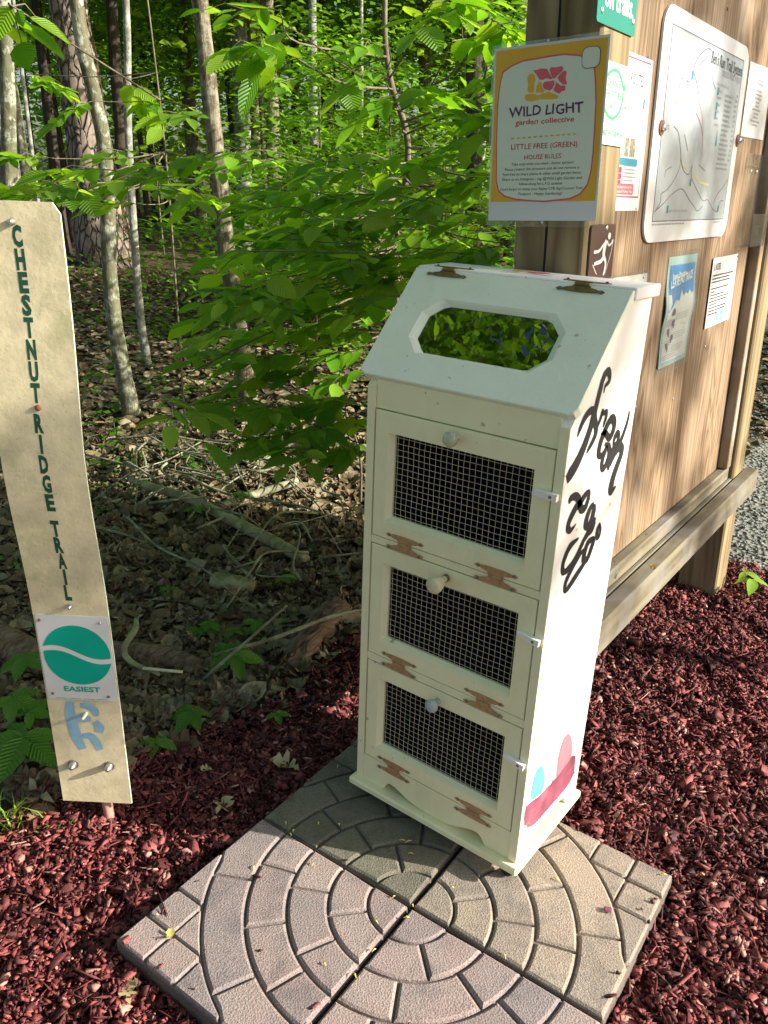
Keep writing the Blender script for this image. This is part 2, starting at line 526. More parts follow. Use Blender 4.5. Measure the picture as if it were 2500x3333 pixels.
M['cream_print'] = plain('cream_print', (.74, .74, .56), .4, .03)
M['leaf_print'] = plain('bright_green_print', (.05, .42, .14), .4, .06)
M['maroon'] = plain('maroon_print', (.30, .03, .08), .4, .06)
M['petrol'] = plain('petrol_print', (.02, .22, .30), .4, .06)
M['photo_print'] = plain('photo_print', (.22, .19, .12), .4, .6, 180, c2=(.45, .42, .30))
M['brown_sign'] = plain('brown_sign_plate', (.075, .035, .028), .3, .12, 20, spec=.5)
M['lnt_blue'] = plain('sky_blue_print', (.02, .22, .55), .35, .10, 10)
M['pale_teal'] = plain('pale_teal_border', (.30, .46, .48), .4, .06, 10)
M['stamp_blue'] = plain('light_blue_stamp', (.25, .55, .82), .5, .15, 60)
M['map'] = plain('map_relief_print', (.38, .43, .44), .3, .25, 9, c2=(.20, .25, .30))
M['map_line'] = plain('map_line_dark', (.12, .10, .16), .5)
M['map_red'] = plain('map_line_red', (.55, .20, .20), .5)
M['map_yellow'] = plain('map_line_yellow', (.60, .60, .22), .5)
M['film'] = film_mat('clear_laminate', .02, (.95, .97, .93), .05, .05)
M['acrylic'] = film_mat('clear_acrylic', .0, (.97, .97, .95), .04, .02)
M['glass'] = film_mat('window_glass', .14, (.5, .55, .45), .0)
M['chip'] = attr_mat('dyed_bark_chip', .6, .35, 220, spec=.3)
M['litter'] = attr_mat('dead_leaf', .75, .3, 90)
M['pebble'] = attr_mat('gravel_pebble', .85, .3, 60)
M['leaf_mass'] = leaf_mat('foliage', None, None, (1.9, 1.75, .75), attr=True, mixf=.5)
M['leaf_beech'] = leaf_mat('beech_leaf', (.10, .28, .018), (.29, .50, .038), (2.2, 1.9, .7), mixf=.55, veins=True)
M['leaf_plant'] = leaf_mat('creeper_leaf', (.08, .24, .02), (.13, .33, .025), (1.8, 1.7, .7), mixf=.4, veins=True)
M['leaf_lime'] = leaf_mat('lime_leaf', (.22, .40, .04), (.30, .48, .06), (1.5, 1.4, .6), mixf=.4)
M['stem'] = plain('green_stem', (.16, .20, .06), .6)
M['twig'] = bark_mat('twig_bark', (.10, .085, .055), (.22, .19, .13))
M['dead_twig'] = bark_mat('dead_twig_bark', (.13, .12, .075), (.30, .29, .21), lich=(.33, .36, .24))
M['mossy'] = bark_mat('mossy_branch_bark', (.16, .155, .07), (.38, .35, .20), lich=(.38, .39, .22))
M['rot'] = bark_mat('rotten_wood', (.07, .045, .028), (.30, .22, .15), 'rot')
M['bark_pine'] = bark_mat('plated_bark', (.19, .145, .11), (.36, .30, .25), 'plate')
M['bark_lich'] = bark_mat('lichen_bark', (.08, .08, .045), (.18, .175, .115), lich=(.36, .38, .31))
M['bark_furrow'] = bark_mat('furrowed_bark', (.05, .04, .025), (.21, .175, .12), 'furrow', lich=(.27, .26, .19))
M['bark_pale'] = bark_mat('pale_bark', (.15, .15, .12), (.30, .30, .25), lich=(.40, .42, .37))
M['bark_dark'] = bark_mat('dark_bark', (.035, .028, .022), (.085, .07, .055), 'furrow')
M['dry_leaf'] = plain('dry_beige_leaf', (.42, .36, .18), .7, .25, 30, c2=(.30, .22, .10))
M['yellow_leaf'] = plain('yellow_bud_scale', (.60, .48, .14), .6, .2, 60)

def ground_mats():
    m, nt, out = newmat('forest_soil')
    v = coords(nt)
    n = noise(nt, v, 7, 8, .7); n2 = noise(nt, v, 34, 5, .7)
    cc = mixc(nt, .5, ramp(nt, n, [(.3, (.045, .032, .018)), (.7, (.15, .115, .065))]), ramp(nt, n2, [(.35, (.03, .022, .013)), (.6, (.13, .10, .06)), (.75, (.26, .21, .13))]))
    principled(nt, out, cc, .95, .1, bump=n2, bs=.8, bd=.03)
    M['soil'] = m
    m, nt, out = newmat('mulch_bed')
    n = noise(nt, coords(nt), 60, 5, .7)
    cc = ramp(nt, n, [(.35, (.018, .006, .005)), (.7, (.09, .022, .017))])
    principled(nt, out, cc, .9, .15, bump=n, bs=1.0, bd=.02)
    M['mulch_bed'] = m
    m, nt, out = newmat('gravel_bed')
    v = coords(nt)
    vo = nd(nt, 'ShaderNodeTexVoronoi'); vo.inputs['Scale'].default_value = 38
    nt.links.new(v, vo.inputs['Vector'])
    n = noise(nt, v, 3, 5)
    cc = mixc(nt, .5, ramp(nt, vo.outputs['Color'], [(0, (.09, .095, .08)), (1, (.27, .27, .24))]), ramp(nt, n, [(.3, (.13, .14, .11)), (.7, (.23, .23, .20))]))
    principled(nt, out, cc, .9, .2, bump=vo.outputs['Distance'], bs=.9, bd=.02)
    M['gravel'] = m
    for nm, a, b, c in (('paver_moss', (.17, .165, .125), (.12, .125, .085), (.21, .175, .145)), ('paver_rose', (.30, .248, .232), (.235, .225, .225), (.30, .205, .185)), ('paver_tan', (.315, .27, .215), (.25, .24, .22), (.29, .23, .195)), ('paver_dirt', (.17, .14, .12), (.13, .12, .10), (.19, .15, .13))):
        m, nt, out = newmat(nm)
        v = coords(nt)
        w = coords(nt, (1, 1, 1), 'Object')
        oi = nd(nt, 'ShaderNodeObjectInfo')
        ad = nd(nt, 'ShaderNodeVectorMath', operation='ADD'); nt.links.new(w, ad.inputs[0]); nt.links.new(oi.outputs['Location'], ad.inputs[1])
        n1 = noise(nt, ad.outputs[0], 5.5, 4, .6)
        cc = ramp(nt, n1, [(.3, b), (.5, a), (.7, c)])
        n3 = noise(nt, v, 260, 3, .6)
        cc = mixc(nt, .55, cc, ramp(nt, n3, [(.3, sc(a, .35)), (.5, a), (.72, sc(a, 1.5))]))
        pit = noise(nt, v, 90, 2)
        cc = mixc(nt, ramp(nt, pit, [(.70, (0, 0, 0)), (.76, (.7, .7, .7))]), cc, sc(a, .25))
        st_ = noise(nt, ad.outputs[0], 13, 7, .7, .4)
        cc = mixc(nt, ramp(nt, st_, [(.50, (0, 0, 0)), (.68, (.6, .6, .6))]), cc, sc(b, .55))
        mo = nt.nodes.new('ShaderNodeMix'); mo.data_type = 'RGBA'; mo.blend_type = 'MULTIPLY'
        mo.inputs[0].default_value = 1.0
        nt.links.new(cc, mo.inputs[6])
        nt.links.new(ramp(nt, oi.outputs['Random'], [(0, (.82, .82, .85)), (1, (1.12, 1.08, 1.04))]), mo.inputs[7])
        principled(nt, out, mo.outputs[2], .9, .2, bump=n3, bs=.8, bd=.0035)
        M[nm] = m
ground_mats()
# ---------------------------------------------------------------- the ground
def zg(x, y):
    x = np.asarray(x, float); y = np.asarray(y, float)
    z = -.052 - .048 * smooth01(y, .2, 1.8) * smooth01(x, -.7, .2)
    z = z - .012 * smooth01(-x, .5, .9)
    z = z + (.05 * np.sin(x * .9 + 1.3) * np.sin(y * .8 + .4)) * smooth01(np.hypot(x, y), 3.2, 9)
    return z

def axis_pts():
    a = list(np.arange(-3, 4.01, .1)) + list(np.arange(4.5, 30.1, .9)) + [36, 45, 60, 90, 140, 220]
    b = [-q for q in list(np.arange(3.5, 30.1, .9)) + [36, 45, 60, 90, 140, 220]]
    return np.array(sorted(a + b))
ax_ = axis_pts()
gx, gy = np.meshgrid(ax_, ax_, indexing='ij')
gv = np.stack([gx, gy, zg(gx, gy) - .012], -1).reshape(-1, 3)
n_ = len(ax_)
ii, jj = np.meshgrid(np.arange(n_ - 1), np.arange(n_ - 1), indexing='ij')
gf = np.stack([ii * n_ + jj, (ii + 1) * n_ + jj, (ii + 1) * n_ + jj + 1, ii * n_ + jj + 1], -1).reshape(-1, 4)
ground = link('ground', fast_mesh('ground', gv, gf, [M['soil']], smooth=True))
tag(ground, 'dark forest floor soil under the leaf litter', 'ground', kind='structure')

# edge of the mulch bed towards the woods (x as a function of y)
EDGE = [(-1.6, -.95), (-.75, -.72), (-.55, -.64), (-.40, -.60), (-.24, -.56), (-.06, -.53), (.13, -.49), (.28, -.475), (.5, -.51), (.62, -.50), (1.0, -.42), (1.6, -.2), (2.15, .05), (2.4, .1)]
def edge_x(y):
    return np.interp(y, [e[0] for e in EDGE], [e[1] for e in EDGE])

def strip(name, mat, x0, x1, ys, lift, nx=14):
    V = []; F = []
    for j, y in enumerate(ys):
        a, b = x0(y), x1(y)
        for i in range(nx):
            x = a + (b - a) * i / (nx - 1)
            V.append((x, y, float(zg(x, y)) + lift))
    for j in range(len(ys) - 1):
        for i in range(nx - 1):
            F.append((j * nx + i, j * nx + i + 1, (j + 1) * nx + i + 1, (j + 1) * nx + i))
    return link(name, fast_mesh(name, np.array(V), np.array(F), [mat], smooth=True))
o = strip('mulch_bed', M['mulch_bed'], lambda y: float(edge_x(y)) + .02 * math.sin(y * 17), lambda y: 3.4, np.linspace(-1.6, 2.3, 50), -.004, 44)
tag(o, 'bed of red dyed bark mulch around the pavers', 'mulch bed', kind='structure')
o = strip('gravel_path', M['gravel'], lambda y: -1.2 - .35 * (y - 2.2) if y > 2.6 else -.2, lambda y: 14, np.concatenate([np.linspace(2.22, 4, 20), np.linspace(4.5, 22, 20)]), .004, 50)
tag(o, 'grey gravel path beyond the kiosk', 'path', kind='structure')
o = strip('bounce_gravel', M['gravel'], lambda y: -14, lambda y: 14, np.linspace(-16, -1.6, 24), .004, 30)  # added out of view to throw sunlight back onto the cabinet front
tag(o, 'unseen gravel sheet added in front of the mulch bed to bounce light', 'lot', kind='structure')

# chips of bark: far too many to count
PC = np.array([.302, -.189]); PA = .03872; PS = .42
def tile_uv(x, y):
    dx = x - PC[0]; dy = y - PC[1]
    return dx * math.cos(PA) + dy * math.sin(PA), -dx * math.sin(PA) + dy * math.cos(PA)

def cam_depth(P): return (P - CAM) @ CF
def in_view(P, m=.25):
    d = P - CAM; z = d @ CF
    return (z > .2) & (np.abs(d @ CR) < z * (.474 + m)) & (np.abs(d @ CU) < z * (.632 + m))

def chips():
    N = 440000
    x = rng.uniform(-1.0, 3.2, N); y = rng.uniform(-1.2, 2.28, N)
    keep = x > edge_x(y) + rng.normal(0, .035, N) - .01
    u, v = tile_uv(x, y)
    on = (np.abs(u) < PS + .002) & (np.abs(v) < PS + .002)
    keep &= ~on | ((rng.random(N) < .0006 + .012 * (np.maximum(np.abs(u), np.abs(v)) > PS - .03)) & ~((x > -.02) & (x < .46) & (y > -.03) & (y < .32)))
    P = np.stack([x, y, zg(x, y)], 1)
    keep &= in_view(P, .22)
    d = np.linalg.norm(P - CAM, axis=1)
    keep &= rng.random(N) < np.clip(1.35 - d * .22, .35, 1)
    x, y, P = x[keep], y[keep], P[keep]
    n = len(P)
    # heaped a little against the pavers' far sides, hollows elsewhere
    hz = .010 * (np.sin(x * 23 + 1 + 2 * np.sin(y * 7)) * np.sin(y * 19 + 2 + np.sin(x * 9))) + .009 * np.sin(x * 71 + 3 * np.sin(y * 13)) * np.sin(y * 63 + 2 * np.sin(x * 17))
    u, v = tile_uv(x, y); on = (np.abs(u) < PS + .002) & (np.abs(v) < PS + .002)
    P[:, 2] += hz + rng.uniform(-.004, .016, n)
    P[on, 2] = .002
    L = rng.gamma(2.6, .0044, n).clip(.004, .05); W = (L * rng.uniform(.18, .75, n)).clip(.003, .022); H = rng.uniform(.0012, .0060, n)
    sh = rng.random(n) < .05; L[sh] = rng.uniform(.03, .07, sh.sum()); W[sh] = rng.uniform(.002, .005, sh.sum()); H[sh] = rng.uniform(.001, .003, sh.sum())
    base = np.array([[a, b, c] for a in (-.5, .5) for b in (-.5, .5) for c in (-.5, .5)])
    T = base[None] * (1 + rng.normal(0, .36, (n, 8, 3)))
    an = rng.uniform(0, 2 * np.pi, n)
    di = np.stack([np.cos(an), np.sin(an), rng.normal(0, .55, n)], 1)
    nr = np.stack([rng.normal(0, .75, n), rng.normal(0, .75, n), np.ones(n)], 1)
    rot = frames(di, nr)
    t = rng.random(n)
    c0 = np.array([.052, .011, .011]); c1 = np.array([.33, .085, .078]); 
    C = c0 + (c1 - c0) * (t[:, None] ** 1.5)
    C *= (1 + .25 * np.sin(x * 5.1 + 1) * np.sin(y * 4.3))[:, None]
    pale = rng.random(n) < .05
    C[pale] = np.array([.52, .28, .22]) * rng.uniform(.6, 1.1, (pale.sum(), 1))
    TF = np.array([(0, 1, 3, 2), (4, 6, 7, 5), (0, 4, 5, 1), (2, 3, 7, 6), (0, 2, 6, 4), (1, 5, 7, 3)])
    me = scatter('mulch', T, TF, P, rot, np.stack([W, L, H], 1), [M['chip']], C)
    tag(link('mulch', me), 'red dyed bark mulch chips spread around the pavers', 'mulch', kind='stuff')
    return n
n_chips = chips()

# ---------------------------------------------------------------- pavers
def paver_polys():
    out = []
    r = [0, .09, .173, .258, .342, .430]
    rads = [[], [45], [26, 64], [18, 46, 72], [26, 65]]
    E = PS - .001
    for k in range(5):
        cuts = [0] + rads[k] + [90]
        for a, b in zip(cuts[:-1], cuts[1:]):
            n = max(4, int((b - a) / 4) + 1)
            an = [R(a + (b - a) * i / (n - 1)) for i in range(n)]
            ro = lambda t: r[k + 1] if k < 4 else r[5] + .05 * max(0, 1 - min(t, math.pi / 2 - t) / R(19)) ** .5
            outer = [(ro(t) * math.cos(t), ro(t) * math.sin(t)) for t in an]
            inner = [(r[k] * math.cos(t), r[k] * math.sin(t)) for t in reversed(an)] if k else [(0, 0)]
            P = [(min(p, E), min(q, E)) for p, q in outer + inner]
            out.append(P)
    RR = r[5]
    for (u0, u1, v0, v1) in ((.338, E, .345, E), (.338, E, .262, .345), (.252, .338, .345, E), (.24, .338, .25, .345), (.330, E, .135, .262), (.135, .252, .335, E)):
        B_ = []
        cs = [(u0, v0), (u1, v0), (u1, v1), (u0, v1)]
        for i in range(4):
            a, b = cs[i], cs[(i + 1) % 4]
            for j in range(10): B_.append((a[0] + (b[0] - a[0]) * j / 10, a[1] + (b[1] - a[1]) * j / 10))
        ins = [math.hypot(*p) < RR for p in B_]
        if any(ins):
            k = next(i for i in range(len(B_)) if ins[i - 1] and not ins[i])
            P = [B_[(k + i) % len(B_)] for i in range(len(B_)) if not ins[(k + i) % len(B_)]]
            arc_ = [(RR * math.cos(R(t)), RR * math.sin(R(t))) for t in np.arange(1, 90, 2.5)]
            arc_ = [p for p in arc_ if u0 <= p[0] <= u1 and v0 <= p[1] <= v1]
            d0 = math.hypot(P[-1][0] - arc_[0][0], P[-1][1] - arc_[0][1]) if arc_ else 0; d1 = math.hypot(P[-1][0] - arc_[-1][0], P[-1][1] - arc_[-1][1]) if arc_ else 0
            P = P + (arc_ if d0 < d1 else arc_[::-1])
        else: P = B_
        Q = [P[0]]
        for p in P[1:]:
            if math.hypot(p[0] - Q[-1][0], p[1] - Q[-1][1]) > .009: Q.append(p)
        out.append(Q)
    return out

def inset(P, d):
    """shrink a mostly convex polygon"""
    n = len(P); res = []
    ar = sum(P[i][0] * P[(i + 1) % n][1] - P[(i + 1) % n][0] * P[i][1] for i in range(n))
    sg = 1 if ar > 0 else -1
    for i in range(n):
        a = np.array(P[i - 1]); b = np.array(P[i]); c = np.array(P[(i + 1) % n])
        e1 = b - a; e2 = c - b
        e1 = e1 / (np.linalg.norm(e1) + 1e-9); e2 = e2 / (np.linalg.norm(e2) + 1e-9)
        n1 = np.array([-e1[1], e1[0]]) * sg; n2 = np.array([-e2[1], e2[0]]) * sg
        m = n1 + n2; L = np.linalg.norm(m)
        if L < .3: m = n1; k = 1
        else: m = m / L; k = min(1 / max(m @ n1, .35), 2.0)
        res.append(tuple(b + m * d * k))
    return res

POLYS = paver_polys()
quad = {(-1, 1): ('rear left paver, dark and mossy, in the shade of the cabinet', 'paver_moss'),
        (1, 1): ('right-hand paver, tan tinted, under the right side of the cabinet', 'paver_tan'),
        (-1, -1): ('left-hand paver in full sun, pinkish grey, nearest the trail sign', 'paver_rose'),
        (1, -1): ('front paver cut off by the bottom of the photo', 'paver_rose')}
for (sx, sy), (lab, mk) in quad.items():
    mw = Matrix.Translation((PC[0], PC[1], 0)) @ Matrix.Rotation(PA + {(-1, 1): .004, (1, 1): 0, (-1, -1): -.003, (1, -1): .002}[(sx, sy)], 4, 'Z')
    t = thing('paver', 'square concrete ' + lab, 'paver', 'four pavers under the cabinet', mw=mw)
    g = .0035
    mb = MB()
    mb.box(sx * g, sx * (PS - .001), sy * g, sy * (PS - .001), -.052, -.0085, .003)
    s_ = mb.build('slab', M['paver_dirt'], t)
    for P in POLYS:
        P = [(sx * max(p[0], g), sy * max(p[1], g)) for p in P]
        # drop doubled points
        Q = []
        for p in P:
            if not Q or math.hypot(p[0] - Q[-1][0], p[1] - Q[-1][1]) > .003: Q.append(p)
        while math.hypot(Q[0][0] - Q[-1][0], Q[0][1] - Q[-1][1]) < .003: Q.pop()
        if len(Q) < 3: continue
        ar_ = abs(sum(Q[i - 1][0] * Q[i][1] - Q[i][0] * Q[i - 1][1] for i in range(len(Q)))) / 2
        ks_ = min(1, max(.45, ar_ / .0075))
        A = inset(Q, .0020 * ks_); B = inset(Q, .0032 * ks_); Cc = inset(Q, .0080 * ks_)
        c = np.mean(np.array(Q), 0)
        h = -.0005 + random.uniform(-.0008, .0008)
        n = len(Q)
        vs_ = [(p[0] - c[0], p[1] - c[1], -.0090) for p in A] + [(p[0] - c[0], p[1] - c[1], h - .0035) for p in B] + [(p[0] - c[0], p[1] - c[1], h) for p in Cc]
        fs_ = [(k * n + i, k * n + (i + 1) % n, (k + 1) * n + (i + 1) % n, (k + 1) * n + i) for k in (0, 1) for i in range(n)]
        fs_.append(tuple(range(2 * n, 3 * n)))
        mb = MB().add(vs_, fs_)
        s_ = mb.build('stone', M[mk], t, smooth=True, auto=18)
        s_.location = (c[0], c[1], 0)
# ---------------------------------------------------------------- the cabinet
cab = thing('storage_cabinet', 'tall narrow white wooden cabinet with sloped lid, three wire mesh doors and painted lettering', 'cabinet')
W, D = .44, .293
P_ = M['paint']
YZ = lambda x: (lambda a, b, h: (x + h, a, b))
def side_poly():
    arch = [(.05, .0535), (.056, .072), (.075, .085), (.10, .091), (.15, .092), (.19, .0885), (.215, .084), (.232, .0725), (.238, .0535)]
    return [(0, .0535), (0, 1.019), (.190, 1.2145), (D, 1.2145), (D, .0535)] + arch[::-1]
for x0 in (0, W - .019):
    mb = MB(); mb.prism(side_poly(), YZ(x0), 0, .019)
    mb.build('side_panel', M['paint_lit'] if x0 else P_, cab)
MB().box(W - .0192, W - .0004, -.0014, -.0002, .0545, 1.0185).build('edge_tint_strip', P_, cab)  # strip added so the lit panel's edge shows the front's painted shade tint
MB().box(.0195, W - .0195, D - .010, D - .002, .056, 1.213).build('back_panel', M['hollow_shade'], cab)
MB().box(.0195, W - .0195, .004, .022, .9755, 1.034, .0015).build('top_rail', P_, cab)
MB().box(.0195, W - .0195, .001, .020, .6825, .6995, .001).build('rail', P_, cab)
MB().box(.0195, W - .0195, .001, .020, .3925, .4115, .001).build('rail', P_, cab)
# scalloped apron
ap = [(.0195, .0535), (.078, .0535), (.084, .062), (.090, .073), (.100, .078), (.112, .077), (.130, .070), (.150, .062), (.172, .056), (.20, .0537), (.24, .0537), (.265, .056), (.288, .063), (.308, .071), (.326, .0765), (.338, .0775), (.348, .073), (.355, .063), (.361, .0535), (W - .0195, .0535), (W - .0195, .1265), (.0195, .1265)]
mb = MB(); mb.prism(ap, lambda a, b, h: (a, h, b), .001, .019); mb.build('apron', P_, cab)
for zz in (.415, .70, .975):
    MB().box(.0195, W - .0195, .021, D - .011, zz - .006, zz + .004).build('shelf', M['hollow_shade'], cab)
MB().box(.0195, W - .0195, .021, D - .011, .112, .118).build('shelf', M['hollow_shade'], cab)
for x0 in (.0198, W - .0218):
    MB().box(x0, x0 + .002, .0205, D - .0105, .12, 1.0).build('inner_shade_panel', M['hollow_shade'], cab)  # added black facings that darken the inside where it would be shade
# base board with rounded edges, casters
MB().box(-.012, W + .011, -.018, D + .012, .034, .0532, .004).build('base_board', P_, cab)
for cx, cy in ((.03, .02), (W - .022, .012), (.03, D - .03), (W - .03, D - .03)):
    w = MB(); w.lathe([(-.009, .004), (-.009, .013), (-.006, .016), (.006, .016), (.009, .013), (.009, .004)], (cx, cy, .0165), (.4, 1, 0), 16)
    c_ = w.build('caster', M['caster'], cab, smooth=True, auto=40)
    f_ = MB(); f_.box(cx - .012, cx + .012, cy - .012, cy + .012, .0305, .0338); f_.box(cx - .003, cx + .003, cy + .010, cy + .0125, .012, .031)
    f_.build('fork', M['screw'], c_)

# doors
def screw(parent, loc, mat, r=.0032, axis='y', h=.0016):
    mb = MB(); ax = {'y': (0, -1, 0), 'x': (1, 0, 0)}[axis] if isinstance(axis, str) else axis
    mb.lathe([(0, r), (h * .6, r), (h, r * .6)], loc, ax, 10)
    return mb.build('screw', mat, parent)

def hinge_plate(up):
    top = [(-.048, .0135), (-.0415, .0178), (-.0365, .0155), (-.026, .0172), (-.010, .0180), (.010, .0180), (.026, .0172), (.0365, .0155), (.0415, .0178), (.048, .0135)]
    bot = [(.0415, .0092), (.0365, .0115), (.028, .0080), (.0190, .0065), (.0165, .0022), (-.0165, .0022), (-.0190, .0065), (-.028, .0080), (-.0365, .0115), (-.0415, .0092)]
    P = top + bot
    if not up: P = [(x, -z) for x, z in P][::-1]
    return P

def hinge(parent, fn, mats, n, ks=1.0):
    """fn(x, z, h) -> 3-D, n = outward normal"""
    root = None
    for up in (True, False):
        mb = MB(); mb.prism([(x, z * ks) for x, z in hinge_plate(up)], fn, .0003, .0016)
        o = mb.build('hinge' if root is None else 'leaf_plate', mats, root or parent)
        if root is None: root = o
        for sx in (-1, 1):
            screw(root, fn(sx * .0385, (.0137 if up else -.0137) * ks, .0014), M['screw'], .0033, n)
    a = np.array(fn(-.0145, 0, .002)); b = np.array(fn(.0145, 0, .002))
    for k in range(5):
        p0 = a + (b - a) * (k / 5 + .008); p1 = a + (b - a) * ((k + 1) / 5 - .008)
        MB().tube([p0, p1], .0032, 10).build('knuckle', mats, root)
    return root

def wire_screen(x0, x1, z0, z1, y, parent):
    mb = MB(); r = .00055; p = .0130
    nx = int(round((x1 - x0) / p)); nz = int(round((z1 - z0) / p))
    for i in range(1, nx + 1):
        x = x0 + (i - .5) * (x1 - x0) / nx
        k = random.uniform(-.0008, .0008)
        pts = [(x + k * math.sin(j * 1.7), y + .0007 * (-1) ** j, z0 - .006 + (z1 - z0 + .012) * j / 6) for j in range(7)]
        mb.tube(pts, r, 4, cap=False)
    for i in range(1, nz + 1):
        z = z0 + (i - .5) * (z1 - z0) / nz
        k = random.uniform(-.0008, .0008)
        pts = [(x0 - .006 + (x1 - x0 + .012) * j / 8, y - .0007 * (-1) ** j, z + k * math.sin(j * 1.3)) for j in range(9)]
        mb.tube(pts, r, 4, cap=False)
    o = mb.build('wire_mesh', M['wire'], parent, fix=False)
    o['kind'] = 'stuff'
    return o

def door(z0, z1, wz0, wz1, knob, lab):
    x0, x1 = .0225, W - .0225
    wx0, wx1 = .0545, .3815
    yf = -.0005
    fr = MB()
    O = [(x0, z0), (x1, z0), (x1, z1), (x0, z1)]
    I = [(wx0, wz0), (wx1, wz0), (wx1, wz1), (wx0, wz1)]
    J = [(wx0 + .010, wz0 + .010), (wx1 - .004, wz0 + .010), (wx1 - .004, wz1 - .004), (wx0 + .011, wz1 - .004)]
    vs_ = [(a, yf + .0015, b) for a, b in O] + [(a + (.0015 if a < .2 else -.0015), yf, b + (.0015 if b == z0 else -.0015)) for a, b in O] + [(a, yf, b) for a, b in I] + [(a, yf + .011, b) for a, b in J] + [(a, yf + .017, b) for a, b in J] + [(a, yf + .017, b) for a, b in O]
    fs_ = []
    for k in range(5):
        for i in range(4):
            fs_.append((k * 4 + i, k * 4 + (i + 1) % 4, (k + 1) * 4 + (i + 1) % 4, (k + 1) * 4 + i))
    for i in range(4): fs_.append((20 + i, 20 + (i + 1) % 4, (i + 1) % 4, i))
    fr.add(vs_, fs_)
    dr = fr.build('door', P_, cab)
    dr['label'] = lab
    wire_screen(wx0 + .010, wx1 - .004, wz0 + .010, wz1 - .004, yf + .0145, dr)
    kz = {'top': z1 - .0165, 'mid': z1 - .018, 'low': z1 - .024}[knob]
    kb = MB()
    if knob == 'mid':
        kb.lathe([(0, .0065), (.004, .0065), (.006, .0055), (.010, .0055), (.012, .0085), (.020, .0125), (.030, .0165), (.038, .0180), (.043, .0165), (.0455, .012), (.046, .001)], (.216, yf - .006, kz), (-.02, -1, -.02), 22)
        k_ = kb.build('knob', M['knob_wood'], dr, smooth=True, auto=60)
        f_ = MB(); f_.lathe([(0, .0075), (.003, .0082), (.006, .0070), (.008, .0080)], (.216, yf, kz), (-.02, -1, -.02), 16); f_.build('ferrule', M['brass'], k_, smooth=True)
    else:
        kb.lathe([(0, .0075), (.003, .0075), (.007, .0060), (.012, .0075), (.016, .0120), (.021, .0148), (.026, .0152), (.030, .0130), (.0325, .0085), (.033, .001)], (.216, yf, kz), (0, -1, 0), 22)
        kb.build('knob', M['knob_stone' if knob == 'top' else 'knob_grey'], dr, smooth=True, auto=60)
    for hx in (.1085, .325):
        hinge(dr, lambda a, b, h, hx=hx: (hx + a, yf - h, z0 - .0012 + b), M['copper'], (0, -1, 0))
    return dr
door(.7015, .9735, .740, .9315, 'top', 'top mesh door with a round marbled knob')
door(.4135, .6805, .452, .642, 'mid', 'middle mesh door with a long cream wooden knob')
door(.1285, .3905, .164, .3555, 'low', 'bottom mesh door with a small grey knob')
# turn buttons that keep the doors shut
for zc, ang, tap in ((.893, -2, 0), (.600, -6, .006), (.311, -8, .006)):
    ca, sa = math.cos(R(ang)), math.sin(R(ang))
    def lf(a, b, h, zc=zc, ca=ca, sa=sa): return (.421 + a * ca - b * sa, -.001 - h, zc + a * sa + b * ca)
    mb = MB(); mb.prism([(-.034, -.0055 + tap), (-.034, .0055), (.0135, .0070), (.0135, -.0065), (-.004, -.0065)], lf, 0, .0115)
    b_ = mb.build('turn_button', M['paint_lit'], cab)  # wears the sunlit paint copy, so its lit look is in the colour
    screw(b_, lf(.001, -.0003, .0105), M['brass'], .0034)

# sloped lid with its moulded window
P1 = np.array([0, -.004, 1.042]); P0 = np.array([0, .1815, 1.2345])
SL = (P0 - P1) / np.linalg.norm(P0 - P1); NL = np.array([0, -SL[2], SL[1]])
LL = np.linalg.norm(P0 - P1)
def lidf(x, s, h): 
    q = P1 + SL * s + NL * h
    return (x, q[1], q[2])
x0, x1 = -.024, .4465
cr = .016
outer = [(x0, LL), (x0, cr), (x0 + cr * .3, cr * .3), (x0 + cr, 0), (x1 - cr, 0), (x1 - cr * .3, cr * .3), (x1, cr), (x1, LL)]
# window outline: oblong with notched ogee corners (cx, cy half sizes)
def win(hx, hy, c, n=5):
    out = []
    cxm, cym = .2035, .131
    for (sx, sy) in ((1, 1), (-1, 1), (-1, -1), (1, -1)):
        pts = []
        for i in range(n + 1):
            t = i / n
            # from the end side to the top side, bulging towards the corner like an ogee
            a = (hx - c * .95 * t); b = (hy - c * (1 - t)); q_ = .09 * c * math.sin(t * 2 * math.pi)
            pts.append((a - q_, b + q_))
        if sx * sy < 0: pts = pts[::-1]
        out += [(cxm + sx * a, cym + sy * b) for a, b in pts]
    return out
w0 = win(.157, .066, .036); w1 = win(.153, .062, .035); w2 = win(.146, .0565, .034); 
lid = MB()
def ring(A, B, hA, hB):
    n = len(A); k = len(lid.v)
    vs_ = [lidf(p[0], p[1], hA) for p in A] + [lidf(p[0], p[1], hB) for p in B]
    lid.add(vs_, [(i, (i + 1) % n, n + (i + 1) % n, n + i) for i in range(n)])
# top face between outline and window: fan by angle-matched strips
def resample(poly, angs, c):
    out = []
    for an in angs:
        d = (math.cos(an), math.sin(an)); best = None
        for i in range(len(poly)):
            a = poly[i]; b = poly[(i + 1) % len(poly)]
            ex, ey = b[0] - a[0], b[1] - a[1]
            den = d[0] * ey - d[1] * ex
            if abs(den) < 1e-12: continue
            t = ((a[0] - c[0]) * ey - (a[1] - c[1]) * ex) / den
            u = ((a[0] - c[0]) * d[1] - (a[1] - c[1]) * d[0]) / den
            if t > 0 and -1e-9 <= u <= 1 + 1e-9 and (best is None or t < best): best = t
        out.append((c[0] + d[0] * best, c[1] + d[1] * best))
    return out
cw = (.2035, .131)
angs = sorted(set([round(math.atan2(p[1] - cw[1], p[0] - cw[0]), 5) for p in w0 + outer]))
O_ = resample(outer, angs, cw); A0 = resample(w0, angs, cw); A1 = resample(w1, angs, cw); A2 = resample(w2, angs, cw)
hT = 0.0
ring([(p[0], p[1]) for p in O_], O_, -.018, -.002)
